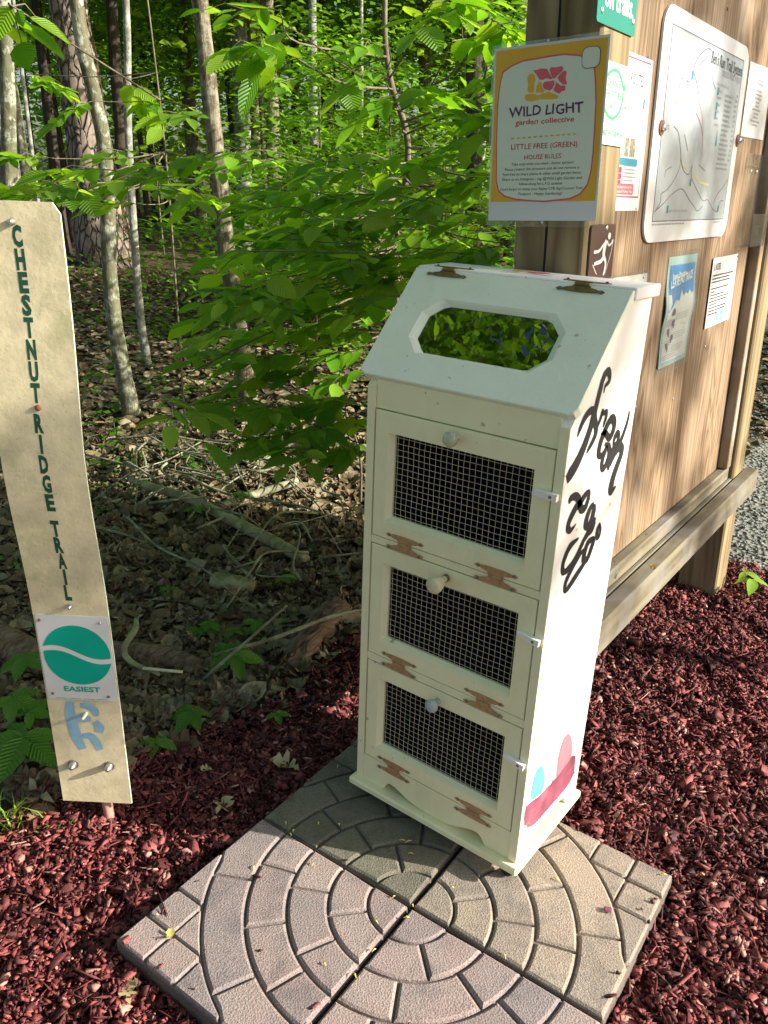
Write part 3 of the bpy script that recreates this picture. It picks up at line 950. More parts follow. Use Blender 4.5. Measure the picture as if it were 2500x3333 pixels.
O2 = [(cw[0] + (p[0] - cw[0]) * .992, cw[1] + (p[1] - cw[1]) * .985) for p in O_]
ring(O_, O2, -.002, hT); ring(O2, A0, hT, hT); ring(A0, A1, hT, -.003); ring(A1, A2, -.003, -.0095); ring(A2, A2, -.0095, -.0175); ring(A2, O_, -.0175, -.018)
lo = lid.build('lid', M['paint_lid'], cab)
gl = MB(); gl.prism(A2, lidf, -.0125, -.0105)
gl.build('glass_pane', M['glass'], lo)
MB().box(-.021, W + .010, .1845, D + .010, 1.2152, 1.2375, .002).build('top_board', M['paint_lit'], cab)
# bin under the lid: dark inside, a stack of pulp egg cartons and leaflets
MB().box(.02, W - .02, .024, D - .012, 1.0, 1.006).build('bin_floor', M['hollow_shade'], cab)
for hx in (.058, .349):
    hg = hinge(lo, lambda a, b, h, hx=hx: (lidf(hx + a, LL - .0015 + b * .95, h + .0006) if b < .001 else (hx + a, P0[1] + .003 + b * .98, 1.2378 + h)), M['brass'], NL)

# painted side: lettering, eggs and nest
XS = W + .0006
sidef = lambda a, b, h: (XS + h, a, b)
def stroke(mb, pts, w, fn, n=7, h=.0004):
    """a brush stroke: pts (x, y), w widths"""
    P = catmull([(p[0], p[1]) for p in pts], n)
    ts = np.linspace(0, len(pts) - 1, len(P)); ws = np.interp(ts, range(len(pts)), w)
    L = []; Rr = []
    for i, p in enumerate(P):
        t = P[min(i + 1, len(P) - 1)] - P[max(i - 1, 0)]
        t = t / (np.linalg.norm(t) + 1e-9); nn = np.array([-t[1], t[0]])
        L.append(p + nn * ws[i] / 2); Rr.append(p - nn * ws[i] / 2)
    k = len(P)
    hh = h + random.uniform(0, .00025)
    mb.add([fn(q[0], q[1], hh) for q in L] + [fn(q[0], q[1], hh) for q in Rr], [(i, i + 1, k + i + 1, k + i) for i in range(k - 1)])
STROKES = [
    ([(0.1201, 1.0596), (0.1231, 1.0717), (0.1380, 1.0786), (0.1363, 1.0893), (0.1272, 1.0980), (0.1152, 1.0946), (0.1070, 1.0836), (0.1027, 1.0699), (0.0980, 1.0541), (0.0929, 1.0363), (0.0882, 1.0204), (0.0824, 1.0047), (0.0746, 0.9894), (0.0643, 0.9725), (0.0510, 0.9563), (0.0360, 0.9428), (0.0203, 0.9329), (0.0080, 0.9244)], [0.0025, 0.0075, 0.0114, 0.0139, 0.0149, 0.0160, 0.0159, 0.0172, 0.0172, 0.0184, 0.0221, 0.0209, 0.0208, 0.0232, 0.0254, 0.0275, 0.0272, 0.0199]),
    ([(0.0296, 0.9974), (0.0362, 1.0111), (0.0472, 1.0244), (0.0609, 1.0336), (0.0769, 1.0362), (0.0906, 1.0283), (0.0970, 1.0144), (0.1068, 0.9996), (0.1091, 0.9862), (0.1000, 0.9741), (0.0881, 0.9644), (0.0798, 0.9564)], [0.0029, 0.0117, 0.0141, 0.0154, 0.0157, 0.0160, 0.0162, 0.0164, 0.0153, 0.0139, 0.0113, 0.0037]),
    ([(0.1138, 0.9982), (0.1192, 1.0078), (0.1244, 1.0165), (0.1267, 1.0278), (0.1334, 1.0201), (0.1446, 1.0205), (0.1478, 1.0112), (0.1436, 1.0007), (0.1395, 0.9928)], [0.0051, 0.0102, 0.0115, 0.0051, 0.0090, 0.0117, 0.0118, 0.0092, 0.0039]),
    ([(0.1350, 0.9802), (0.1536, 0.9789), (0.1781, 0.9635), (0.1891, 0.9690), (0.1945, 0.9814), (0.1902, 0.9935), (0.1776, 1.0016), (0.1652, 0.9975), (0.1556, 0.9884), (0.1477, 0.9779), (0.1394, 0.9653), (0.1360, 0.9505), (0.1385, 0.9399), (0.1508, 0.9343), (0.1588, 0.9419)], [0.0052, 0.0120, 0.0151, 0.0167, 0.0167, 0.0179, 0.0176, 0.0174, 0.0173, 0.0186, 0.0185, 0.0172, 0.0147, 0.0122, 0.0054]),
    ([(0.1614, 0.9559), (0.1821, 0.9456), (0.1897, 0.9301), (0.1851, 0.9150), (0.1725, 0.9042), (0.1619, 0.9103), (0.1600, 0.9257), (0.1668, 0.9400), (0.1742, 0.9497)], [0.0068, 0.0153, 0.0169, 0.0169, 0.0154, 0.0138, 0.0151, 0.0165, 0.0069]),
    ([(0.2039, 0.9430), (0.2057, 0.9563), (0.2155, 0.9645), (0.2257, 0.9566), (0.2224, 0.9457), (0.2096, 0.9393), (0.1978, 0.9259), (0.1952, 0.9079), (0.1989, 0.8940)], [0.0057, 0.0128, 0.0157, 0.0130, 0.0116, 0.0129, 0.0156, 0.0157, 0.0072]),
    ([(0.2634, 0.9996), (0.2618, 0.9826), (0.2533, 0.9623), (0.2391, 0.9420), (0.2245, 0.9242)], [0.0044, 0.0089, 0.0119, 0.0147, 0.0161]),
    ([(0.2023, 0.9003), (0.2094, 0.9149), (0.2236, 0.9268), (0.2387, 0.9322), (0.2535, 0.9234), (0.2515, 0.9084), (0.2394, 0.8910), (0.2291, 0.8720), (0.2254, 0.8536), (0.2317, 0.8422), (0.2508, 0.8467)], [0.0072, 0.0173, 0.0204, 0.0207, 0.0210, 0.0211, 0.0225, 0.0239, 0.0255, 0.0197, 0.0046]),
    ([(0.0333, 0.8727), (0.0345, 0.8819), (0.0526, 0.8817), (0.0700, 0.8718), (0.0803, 0.8568), (0.0931, 0.8439), (0.1074, 0.8431), (0.1154, 0.8535), (0.1175, 0.8668), (0.1103, 0.8734), (0.0975, 0.8690), (0.0838, 0.8615), (0.0656, 0.8566), (0.0505, 0.8452), (0.0419, 0.8349), (0.0403, 0.8234), (0.0510, 0.8142), (0.0636, 0.8159), (0.0749, 0.8209)], [0.0061, 0.0147, 0.0162, 0.0166, 0.0169, 0.0172, 0.0174, 0.0162, 0.0134, 0.0120, 0.0158, 0.0182, 0.0192, 0.0190, 0.0176, 0.0164, 0.0128, 0.0078, 0.0026]),
    ([(0.1475, 0.8407), (0.1339, 0.8341), (0.1239, 0.8194), (0.1223, 0.8044), (0.1338, 0.7972), (0.1460, 0.8054), (0.1526, 0.8214), (0.1507, 0.8374)], [0.0098, 0.0166, 0.0193, 0.0180, 0.0168, 0.0184, 0.0198, 0.0112]),
    ([(0.1664, 0.8052), (0.1565, 0.7925), (0.1446, 0.7829), (0.1266, 0.7730), (0.1118, 0.7586), (0.0916, 0.7401), (0.0691, 0.7313), (0.0471, 0.7309), (0.0393, 0.7457), (0.0456, 0.7636), (0.0631, 0.7795), (0.0966, 0.7841)], [0.0116, 0.0187, 0.0185, 0.0155, 0.0153, 0.0165, 0.0162, 0.0132, 0.0144, 0.0169, 0.0171, 0.0054]),
    ([(0.1582, 0.8041), (0.1438, 0.7989), (0.1384, 0.7825), (0.1569, 0.7826), (0.1671, 0.7965)], [0.0100, 0.0142, 0.0156, 0.0159, 0.0101]),
    ([(0.1721, 0.7604), (0.1485, 0.7584), (0.1376, 0.7436), (0.1368, 0.7252), (0.1549, 0.7201), (0.1652, 0.7340), (0.1732, 0.7501), (0.1748, 0.7620)], [0.0089, 0.0173, 0.0187, 0.0174, 0.0163, 0.0178, 0.0178, 0.0089]),
    ([(0.1502, 0.7180), (0.1243, 0.7073), (0.0992, 0.6955), (0.0767, 0.6856), (0.0643, 0.6855), (0.0635, 0.7030), (0.0813, 0.7232), (0.1046, 0.7391), (0.1299, 0.7499)], [0.0118, 0.0173, 0.0184, 0.0153, 0.0096, 0.0150, 0.0165, 0.0154, 0.0071]),
    ([(0.1965, 0.7836), (0.1885, 0.7774), (0.1856, 0.7659), (0.1918, 0.7539), (0.2004, 0.7549), (0.2015, 0.7683), (0.1932, 0.7834)], [0.0090, 0.0134, 0.0134, 0.0121, 0.0106, 0.0106, 0.0060]),
]
NEST = [(0.0109, 0.1722), (0.0140, 0.1998), (0.0423, 0.1938), (0.0718, 0.1857), (0.1057, 0.1828), (0.1353, 0.1810), (0.1653, 0.1812), (0.1959, 0.1815), (0.2204, 0.1878), (0.2409, 0.1905), (0.2560, 0.1795), (0.2648, 0.1258), (0.2472, 0.1105), (0.2268, 0.1061), (0.1949, 0.1068), (0.1638, 0.1076), (0.1283, 0.1090), (0.0934, 0.1124), (0.0697, 0.1123), (0.0495, 0.1190), (0.0193, 0.1454)]
PINK = [(0.1565, 0.1841), (0.1532, 0.2087), (0.1524, 0.2423), (0.1581, 0.2662), (0.1691, 0.2814), (0.1892, 0.2822), (0.2066, 0.2676), (0.2219, 0.2390), (0.2296, 0.2118), (0.2322, 0.1873), (0.2104, 0.1665)]
BLUE = [(0.0316, 0.2011), (0.0300, 0.2291), (0.0344, 0.2580), (0.0450, 0.2748), (0.0635, 0.2736), (0.0784, 0.2573), (0.0907, 0.2295), (0.0946, 0.2051), (0.0858, 0.1862)]
mb = MB()
for pts, w in STROKES: stroke(mb, pts, w, sidef)
o = mb.build('painted_lettering', M['black_paint'], cab, fix=False)
o['label'] = 'black brush lettering reading fresh eggs'
mb = MB(); mb.sheet(PINK, sidef, .0003); o = mb.build('painted_egg', M['egg_pink'], cab, fix=False); o['label'] = 'pink painted egg'
mb = MB(); mb.sheet(BLUE, sidef, .0003); o = mb.build('painted_egg', M['egg_blue'], cab, fix=False); o['label'] = 'light blue painted egg'
mb = MB(); mb.sheet(NEST, sidef, .0006)
for k in range(46):
    i = random.randrange(len(NEST)); a = np.array(NEST[i]); b = np.array(NEST[(i + 1) % len(NEST)]); p = a + (b - a) * random.random()
    c_ = np.mean(np.array(NEST), 0); d_ = (p - c_); an = math.atan2(d_[1], d_[0]) + random.uniform(-.9, .9)
    L_ = random.uniform(.006, .016)
    q = p + np.array([math.cos(an), math.sin(an)]) * L_
    mid = (p + q) / 2 + np.array([random.uniform(-.002, .002), random.uniform(-.002, .002)])
    stroke(mb, [p - (q - p) * .5, mid, q], [.002, .0014, .0006], sidef, 3, .0007)
o = mb.build('painted_nest', M['nest'], cab, fix=False); o['label'] = 'mauve brushed nest'
# sticker on the top board
st = thing('sticker', 'small sticker with ochre and rose flower lying on top of the white cabinet', 'sticker', loc=(.205, .258, 1.2379))
MB().box(-.055, .055, -.030, .030, 0, .0004).build('backing', M['paper'], st)
def blob(cx, cy, rx, ry, rot=0, n=18, wob=.14, seed=0):
    r_ = random.Random(seed); ph = r_.uniform(0, 6); 
    out = []
    for i in range(n):
        a = 2 * math.pi * i / n; k = 1 + wob * math.sin(2 * a + ph) + wob * .6 * math.sin(3 * a + ph * 2)
        x, y = rx * k * math.cos(a), ry * k * math.sin(a)
        out.append((cx + x * math.cos(rot) - y * math.sin(rot), cy + x * math.sin(rot) + y * math.cos(rot)))
    return out
fl = lambda a, b, h: (a, b, h)
for k, (mt, cs) in enumerate((('ochre', [(-.032, 0, .013, .008, .5), (-.020, .012, .011, .008, 2.0), (-.030, -.012, .012, .006, -.4)]), ('rose', [(.002, .010, .013, .009, .3), (.022, .012, .012, .009, -.5), (.020, -.008, .012, .009, .8), (.002, -.008, .012, .009, -.8)]))):
    mb = MB()
    for q in cs: mb.sheet(blob(*q, seed=k), fl, .0007)
    mb.build('flower_print', M[mt], st, fix=False)
# ---------------------------------------------------------------- the information kiosk
KT = Vector((-.0192, .99982, 0)); KM = Vector((.99862, .01918, .04885)); KK = Vector((-.04884, -.00094, .99881))
KF = Vector((.323, 1.873, -.100))
KMW = Matrix(((KM[0], KT[0], KK[0], KF[0]), (KM[1], KT[1], KK[1], KF[1]), (KM[2], KT[2], KK[2], KF[2]), (0, 0, 0, 1)))
kio = thing('trail_kiosk', 'wooden trail kiosk with plywood notice panel between two heavy posts', 'kiosk', mw=KMW)
# local axes: x out of the panel, y along it (away from the camera), z up
def board(name, x0, x1, y0, y1, z0, z1, mat, b=.004, parent=kio):
    return MB().box(x0, x1, y0, y1, z0, z1, b).build(name, M[mat], parent)
lp = board('post', -.158, 0, -1.556, -1.414, -.22, 2.32, 'post', .006)
# drying split down the near face
mb = MB(); pts = [(-.088 + .004 * math.sin(z * 5), z) for z in np.linspace(-.1, 2.3, 30)]
for (a, z), (a2, z2) in zip(pts[:-1], pts[1:]):
    mb.add([(a - .0035 * (1 + .5 * math.sin(z * 9)), -1.5564, z), (a + .0022, -1.5564, z), (a2 + .0022, -1.5564, z2), (a2 - .0035 * (1 + .5 * math.sin(z2 * 9)), -1.5564, z2)], [(0, 1, 2, 3)])
mb.build('split', M['hollow_shade'], lp, fix=False)
board('post', -.150, 0, 0, .150, -.22, 2.32, 'post', .006)
board('panel', -.064, -.052, -1.41, -.002, .44, 2.12, 'ply', .001)
board('trim', -.0515, -.014, -.048, -.003, .5475, 2.12, 'trim', .003)
board('bottom_board', -.0515, -.018, -1.41, -.003, .470, .545, 'ledge', .004)
board('ledge_strip', -.0175, -.0025, -1.41, .0, .42, .502, 'ledge', .003)
board('front_beam', .001, .050, -1.60, .19, .413, .503, 'ledge', .005)
for y in (-1.30, -1.1, -.85, -.62, -.41, -.2):
    mb = MB(); mb.lathe([(0, .004), (.0015, .0035)], (-.034, y, .545), (0, 0, 1), 8); mb.build('nail', M['rust'], kio)

# ---- frames for things pinned to the kiosk
def on_panel(y, z, x=-.0515):     # lower-left corner; facing out of the panel
    o_ = KF + KM * x + KT * y + KK * z
    return Matrix(((KT[0], KK[0], KM[0], o_[0]), (KT[1], KK[1], KM[1], o_[1]), (KT[2], KK[2], KM[2], o_[2]), (0, 0, 0, 1)))
def on_post(x, z, y=-1.556):      # facing the camera side
    o_ = KF + KM * x + KT * y + KK * z
    n_ = -KT
    return Matrix(((KM[0], KK[0], n_[0], o_[0]), (KM[1], KK[1], n_[1], o_[1]), (KM[2], KK[2], n_[2], o_[2]), (0, 0, 0, 1)))

def rrect(x0, y0, x1, y1, r, n=5):
    out = []
    for cx, cy, a0 in ((x1 - r, y1 - r, 0), (x0 + r, y1 - r, 90), (x0 + r, y0 + r, 180), (x1 - r, y0 + r, 270)):
        for i in range(n + 1):
            a = R(a0 + 90 * i / n); out.append((cx + r * math.cos(a), cy + r * math.sin(a)))
    return out
def plate(parent, name, poly, z0, z1, mat):
    mb = MB(); mb.prism(poly, fl, z0, z1); return mb.build(name, M[mat], parent)
def print_(parent, name, polys, z, mat):
    mb = MB()
    for P in polys: mb.sheet(P, fl, z)
    return mb.build(name, M[mat], parent, fix=False)

_fc = {}
def text_geo(s, bold=0.0):
    key = (s, bold)
    if key in _fc: return _fc[key]
    cu = bpy.data.curves.new('t', 'FONT'); cu.body = s; cu.size = 1.0; cu.resolution_u = 2; cu.offset = bold
    ob = bpy.data.objects.new('t', cu)
    me = ob.to_mesh()
    v = np.array([q.co[:] for q in me.vertices]).reshape(-1, 3); f = [tuple(p.vertices) for p in me.polygons]
    ob.to_mesh_clear(); bpy.data.objects.remove(ob); bpy.data.curves.remove(cu)
    _fc[key] = (v, f)
    return v, f

def text(mb, s, x, y, h, w=None, align='l', bold=0.0, z=.001, jit=0.0, slant=0.0, wmax=None, fn=None):
    """h: cap height; w: total width (letters squeezed to fit); jit: hand-lettered wobble"""
    v, f = text_geo(s, bold)
    if len(v) == 0: return
    k = h / .70
    wx = v[:, 0].max() - v[:, 0].min()
    kx = (w / wx) if w else k
    X = (v[:, 0] - v[:, 0].min()) * kx; Y = v[:, 1] * k
    tw = wx * kx
    off = {'l': 0, 'c': -tw / 2, 'r': -tw}[align]
    if jit:
        Y = Y + h * jit * np.sin(X / h * 3.1 + len(s)); X = X + h * jit * np.sin(Y / h * 4 + X / h)
    X = X + slant * Y
    mb.add([(fn or fl)(x + off + a, y + b, z) for a, b in zip(X, Y)], f)

def lines(mb, x0, x1, y0, y1, n, th, z=.001, seed=1, ragged=.25, gap=.12):
    """rows of small print as broken bars"""
    r_ = random.Random(seed)
    for i in range(n):
        y = y1 - (y1 - y0) * i / max(1, n - 1)
        x = x0; xe = x1 - (x1 - x0) * r_.random() * ragged
        while x < xe:
            L_ = r_.uniform(.03, .10) * (x1 - x0)
            xx = min(x + L_, xe)
            mb.add([fl(x, y, z), fl(xx, y, z), fl(xx, y + th, z), fl(x, y + th, z)], [(0, 1, 2, 3)])
            x = xx + gap * L_

def pin(parent, x, y, z, mat='zinc', r=.004):
    mb = MB(); mb.lathe([(0, r), (.0012, r), (.0022, r * .5)], (x, y, z), (0, 0, 1), 10); return mb.build('screw', M[mat], parent)

# ---- laminated poster on the near post
po = thing('laminated_poster', 'laminated ochre bordered garden collective poster with rose and yellow flower on kiosk post', 'poster', mw=on_post(-.2135, 1.4405, -1.5675))
w_, h_ = .2345, .3135
mb = MB(); mb.prism(rrect(-.006, -.012, w_ + .004, h_ + .006, .006), fl, .0, .0006); mb.build('laminate', M['film'], po)
plate(po, 'sheet', [(0, 0), (w_, 0), (w_, h_), (0, h_)], .0008, .0012, 'paper')
def from_z(a, b):   # poster layout measured in the photograph
    # corners in measured units: tl(115,265) tr(1385,105) br(1205,2145) bl(30,2135)
    A = np.array([[115, 265], [1385, 105], [1205, 2145], [30, 2135]], float)
    B = np.array([[0, 1], [1, 1], [1, 0], [0, 0]], float)
    return homog(A, B, (a, b))
_hc = {}
def homog(A, B, p):
    k = A.tobytes()
    if k not in _hc:
        Q = []; q = []
        for (x, y), (u, v) in zip(A, B):
            Q.append([x, y, 1, 0, 0, 0, -u * x, -u * y]); q.append(u)
            Q.append([0, 0, 0, x, y, 1, -v * x, -v * y]); q.append(v)
        _hc[k] = np.append(np.linalg.solve(np.array(Q), np.array(q)), 1).reshape(3, 3)
    r = _hc[k] @ np.array([p[0], p[1], 1.0])
    return (r[0] / r[2], r[1] / r[2])
Z_ = lambda a, b: (lambda u: (u[0] * w_, u[1] * h_))(from_z(a, b))
print_(po, 'border_print', [[(.004, .036), (w_ - .004, .036), (w_ - .004, h_ - .0045), (.004, h_ - .0045)]], .0015, 'ochre')
inner = [Z_(*q) for q in [(205, 520), (300, 450), (430, 395), (560, 375), (700, 350), (880, 325), (1055, 340), (1200, 420), (1215, 600), (1220, 850), (1205, 1100), (1185, 1400), (1160, 1600), (1120, 1750), (1040, 1850), (930, 1900), (800, 1915), (640, 1930), (480, 1920), (330, 1905), (210, 1870), (145, 1810), (125, 1700), (128, 1500), (130, 1300), (138, 1050), (148, 850), (165, 700), (185, 590)]]
c_ = np.mean(np.array(inner), 0)
print_(po, 'panel_outline', [[tuple(c_ + (np.array(p) - c_) * 1.012) for p in inner]], .0018, 'rose')
print_(po, 'panel_print', [[tuple(c_ + (np.array(p) - c_) * .988) for p in inner]], .0021, 'sage_paper')
petals_r = [[(530, 495), (560, 500), (620, 480), (690, 485), (715, 540), (745, 590), (720, 600), (680, 585), (640, 605), (600, 600), (570, 545)],
            [(715, 490), (735, 465), (780, 470), (850, 455), (868, 475), (855, 510), (800, 560), (770, 590), (745, 585), (725, 540)],
            [(800, 580), (850, 520), (885, 500), (903, 520), (890, 580), (905, 655), (860, 655), (820, 620)],
            [(640, 650), (660, 625), (720, 618), (765, 610), (768, 650), (740, 705), (710, 722), (660, 705), (640, 680)],
            [(785, 625), (830, 665), (885, 670), (885, 720), (845, 730), (820, 758), (775, 735), (755, 715), (775, 665)]]
petals_y = [[(470, 580), (490, 545), (525, 535), (555, 555), (560, 600), (545, 660), (540, 740), (500, 745), (470, 715), (480, 660)],
            [(575, 660), (600, 615), (625, 640), (635, 690), (660, 720), (640, 745), (590, 745), (560, 740)],
            [(445, 770), (480, 755), (540, 755), (600, 775), (610, 820), (560, 830), (500, 840), (460, 830), (440, 800)],
            [(600, 770), (660, 745), (700, 735), (760, 755), (810, 780), (800, 810), (740, 815), (660, 815), (620, 820)]]
print_(po, 'flower_print', [[Z_(*q) for q in P] for P in petals_r], .0024, 'rose')
print_(po, 'flower_print', [[Z_(*q) for q in P] for P in petals_y], .0024, 'ochre')
def tz(mb, s, xa, xb, yb, hz, **kw):
    """text between two measured points; hz cap height in measured units"""
    a = Z_(xa, yb[0]); b = Z_(xb, yb[1]); t_ = Z_((xa + xb) / 2, (yb[0] + yb[1]) / 2 - hz); mid = ((a[0] + b[0]) / 2, (a[1] + b[1]) / 2)
    text(mb, s, a[0], (a[1] + b[1]) / 2, t_[1] - mid[1], w=b[0] - a[0], z=.0024, **kw)
mb = MB(); tz(mb, 'WILD LIGHT', 265, 1075, (1005, 960), 108, bold=.02, jit=.05); mb.build('lettering', M['plum'], po, fix=False)
mb = MB(); tz(mb, 'garden collective', 335, 978, (1095, 1060), 60, bold=.015, jit=.05)
tz(mb, 'LITTLE FREE (GREEN)', 288, 1012, (1362, 1335), 58, bold=.008, jit=.05); tz(mb, 'HOUSE RULES', 432, 835, (1472, 1458), 50, bold=.01, jit=.05)
mb.build('lettering', M['red_print'], po, fix=False)
mb = MB()
for a, b in zip(np.linspace(290, 965, 12), np.linspace(1243, 1195, 12)):
    mb.add([(*Z_(a, b + 8), .0024), (*Z_(a + 34, b + 6), .0024), (*Z_(a + 34, b - 8), .0024), (*Z_(a, b - 6), .0024)], [(0, 1, 2, 3)])
mb.build('dash_line', M['ochre'], po, fix=False)
mb = MB()
for s, xa, xb, ya, yb in (('Take only what you need - honor system!', 288, 968, 1540, 1515), ('Please respect the structure and do not remove it', 218, 1035, 1597, 1570), ('Feel free to share plants & other small garden items', 198, 1050, 1650, 1628), ('Share us on Instagram - tag @Wild Light Garden and', 188, 1058, 1703, 1686), ('follow along for L.F.G updates', 372, 845, 1752, 1745), ("Don't forget to stamp your Ripley CVB AgriTourism Trail", 170, 1063, 1810, 1798), ('Passport - Happy Gardening!', 365, 838, 1860, 1855)):
    tz(mb, s, xa, xb, (ya, yb), 30, bold=.004)
mb.build('lettering', M['ink'], po, fix=False)
P = rrect(*Z_(1060, 490), *Z_(1283, 228), .011)
print_(po, 'badge_outline', [P], .0026, 'plum')
c_ = np.mean(np.array(P), 0)
print_(po, 'badge', [[tuple(c_ + (np.array(p) - c_) * .94) for p in P]], .0029, 'sage_paper')
for a, b in ((700, 178), (620, 2160)): pin(po, *Z_(a, b), .0008, 'zinc', .003)

# ---- green park sign at the top of the post, only its lower end in the photo
g = thing('park_sign', 'dark green metal sign on the kiosk post ending in the words on trails', 'sign', mw=on_panel(-1.597, 1.772, .0015))
plate(g, 'plate', rrect(0, 0, .184, .29, .006), 0, .0025, 'park_green')
mb = MB(); text(mb, 'on trails.', .030, .0285, .036, w=.138, z=.0028, bold=.018); mb.build('lettering', M['cream_print'], g, fix=False)
pin(g, .022, .020, .0025, 'zinc', .005); pin(g, .172, .024, .0025, 'zinc', .005)

# ---- white sign with the green circular arrow
g = thing('metal_sign', 'white sign with green circular arrow reading change the future', 'sign', mw=on_panel(-1.553, 1.578, .0018))
plate(g, 'plate', rrect(0, 0, .133, .141, .005), 0, .0022, 'white_plate')
mb = MB(); cx, cy, rx, ry = .0605, .088, .052, .044
def arc(a0, a1, r0=.86, n=26):
    A = [R(a0 + (a1 - a0) * i / n) for i in range(n + 1)]
    vs_ = [(cx + rx * math.cos(a), cy + ry * math.sin(a), .0026) for a in A] + [(cx + rx * r0 * math.cos(a), cy + ry * r0 * math.sin(a), .0026) for a in A]
    mb.add(vs_, [(i, i + 1, n + 2 + i, n + 1 + i) for i in range(n)])
arc(22, 200); arc(215, 372)
mb.add([(cx + rx * .80, cy + .010, .0026), (cx + rx * 1.15, cy + .010, .0026), (cx + rx * 1.0, cy + .026, .0026)], [(0, 1, 2)])
for s, y in (('CHANGE', .101), ('THE FUTURE', .081), ('WV', .060)):
    text(mb, s, .0605, y, .013, w={'CHANGE': .066, 'THE FUTURE': .080, 'WV': .026}[s], align='c', z=.0026, bold=.012)
text(mb, 'CHANGETHEFUTUREWV.org', .064, .016, .010, w=.122, align='c', z=.0026, bold=.02)
mb.build('lettering', M['leaf_print'], g, fix=False)
pin(g, .125, .074, .0022, 'zinc', .006)

# ---- brown recreation sign with a running skier pictogram
g = thing('pictogram_sign', 'small brown plate with white cross-country skier pictogram on the kiosk post', 'sign', mw=on_panel(-1.546, 1.325, .0022))
plate(g, 'plate', rrect(0, 0, .125, .108, .008), 0, .003, 'brown_sign')
def pz(a, b):
    A = np.array([[650, 1690], [825, 1675], [800, 2080], [635, 2070]], float); B = np.array([[0, 1], [1, 1], [1, 0], [0, 0]], float)
    u = homog(A, B, (a, b)); return (u[0] * .125, u[1] * .108)
mb = MB()
mb.sheet([(pz(774, 1767)[0] + .0075 * math.cos(t), pz(774, 1767)[1] + .0068 * math.sin(t)) for t in np.linspace(0, 2 * math.pi, 14)[:-1]], fl, .0034)
for pts, w in (([(752, 1798), (742, 1840), (735, 1890), (738, 1925)], [.010, .014, .013, .009]), ([(738, 1915), (715, 1945), (690, 1952), (672, 1958)], [.010, .008, .007, .006]), ([(738, 1915), (750, 1960), (745, 2010), (735, 2045)], [.010, .008, .007, .005]),
               ([(750, 1805), (725, 1840), (700, 1872), (668, 1876)], [.007, .006, .006, .006]), ([(758, 1805), (770, 1835), (792, 1820), (797, 1795)], [.006, .005, .005, .004]), ([(662, 1960), (675, 1995), (690, 2030)], [.002, .0018, .0015]), ([(803, 1790), (785, 1900), (745, 2040)], [.002, .0018, .0015])):
    stroke(mb, [pz(*q) for q in pts], w, fl, 5, .0034)
mb.build('pictogram', M['white_print'], g, fix=False)
pin(g, *pz(752, 1708), .003, 'zinc', .005); pin(g, *pz(722, 2078), .003, 'zinc', .004)

# ---- routes flyer half behind the post
g = thing('paper_flyer', 'maroon framed routes flyer half hidden behind the near kiosk post', 'flyer', mw=on_panel(-1.386, 1.458))
w2, h2 = .238, .311
plate(g, 'sheet', [(0, 0), (w2, 0), (w2, h2), (0, h2)], .0008, .0012, 'paper')
mb = MB()
for a in ((.012, .028, w2 - .012, .031), (.012, h2 - .010, w2 - .012, h2 - .007), (w2 - .0145, .028, w2 - .012, h2 - .008), (.012, .028, .0145, h2 - .008)): mb.add([(a[0], a[1], .0015), (a[2], a[1], .0015), (a[2], a[3], .0015), (a[0], a[3], .0015)], [(0, 1, 2, 3)])
text(mb, 'S & ROUTES', .194, .254, .022, w=.115, align='r', z=.0015, bold=.012)
mb.build('lettering', M['maroon'], g, fix=False)
mb = MB(); text(mb, 'ion & Visitors Bureau', .196, .243, .007, align='r', z=.0015, w=.11); text(mb, 'Trail Pass', .178, .222, .012, align='r', z=.0015, slant=.3)
text(mb, '@wildlightgarden', .168, .201, .008, align='r', z=.0015); text(mb, 'wildlightgarden.com', .192, .187, .008, align='r', z=.0015, w=.10); text(mb, 'WILD LIGHT', .190, .165, .012, align='r', z=.0015, w=.07, bold=.01, jit=.04)
mb.build('lettering', M['ink_grey'], g, fix=False)
mb = MB(); lines(mb, .115, .20, .062, .100, 6, .003, .0015, 5); mb.build('small_print', M['ink_grey'], g, fix=False)['kind'] = 'stuff'
print_(g, 'photo', [[(.115, .112), (.138, .112), (.138, .150), (.115, .150)]], .0015, 'photo_print'); print_(g, 'photo', [[(.145, .112), (.178, .112), (.178, .150), (.145, .150)]], .0015, 'photo_print')
print_(g, 'banner', [rrect(.045, .094, .200, .109, .005)], .0016, 'petrol')
for y in (.078, .065, .052): print_(g, 'tab', [rrect(.070, y, .110, y + .012, .004)], .0015, 'maroon')
print_(g, 'banner', [rrect(.075, .034, .190, .057, .006)], .0016, 'rose')
mb = MB(); text(mb, 'Plant Stand within the Phil', .132, .047, .006, w=.09, align='c', z=.002); text(mb, 'Botanical Walking Trail', .132, .038, .006, w=.095, align='c', z=.002); mb.build('lettering', M['white_print'], g, fix=False)
mb = MB(); mb.add([(.222, .205 + .012 * math.sin(0), .0015)], [])
for k in range(6):
    a = k * math.pi / 6
    dx, dy = .008 * math.cos(a), .011 * math.sin(a)
    stroke(mb, [(.206 - dx, .222 - dy), (.206, .222), (.206 + dx, .222 + dy)], [.0022, .0012, .0022], fl, 2, .0015)
mb.build('snowflake_print', M['petrol'], g, fix=False)
for x, y in ((.206, h2 + .004), (.22, .004)): pin(g, x, y, .0012, 'zinc', .002)

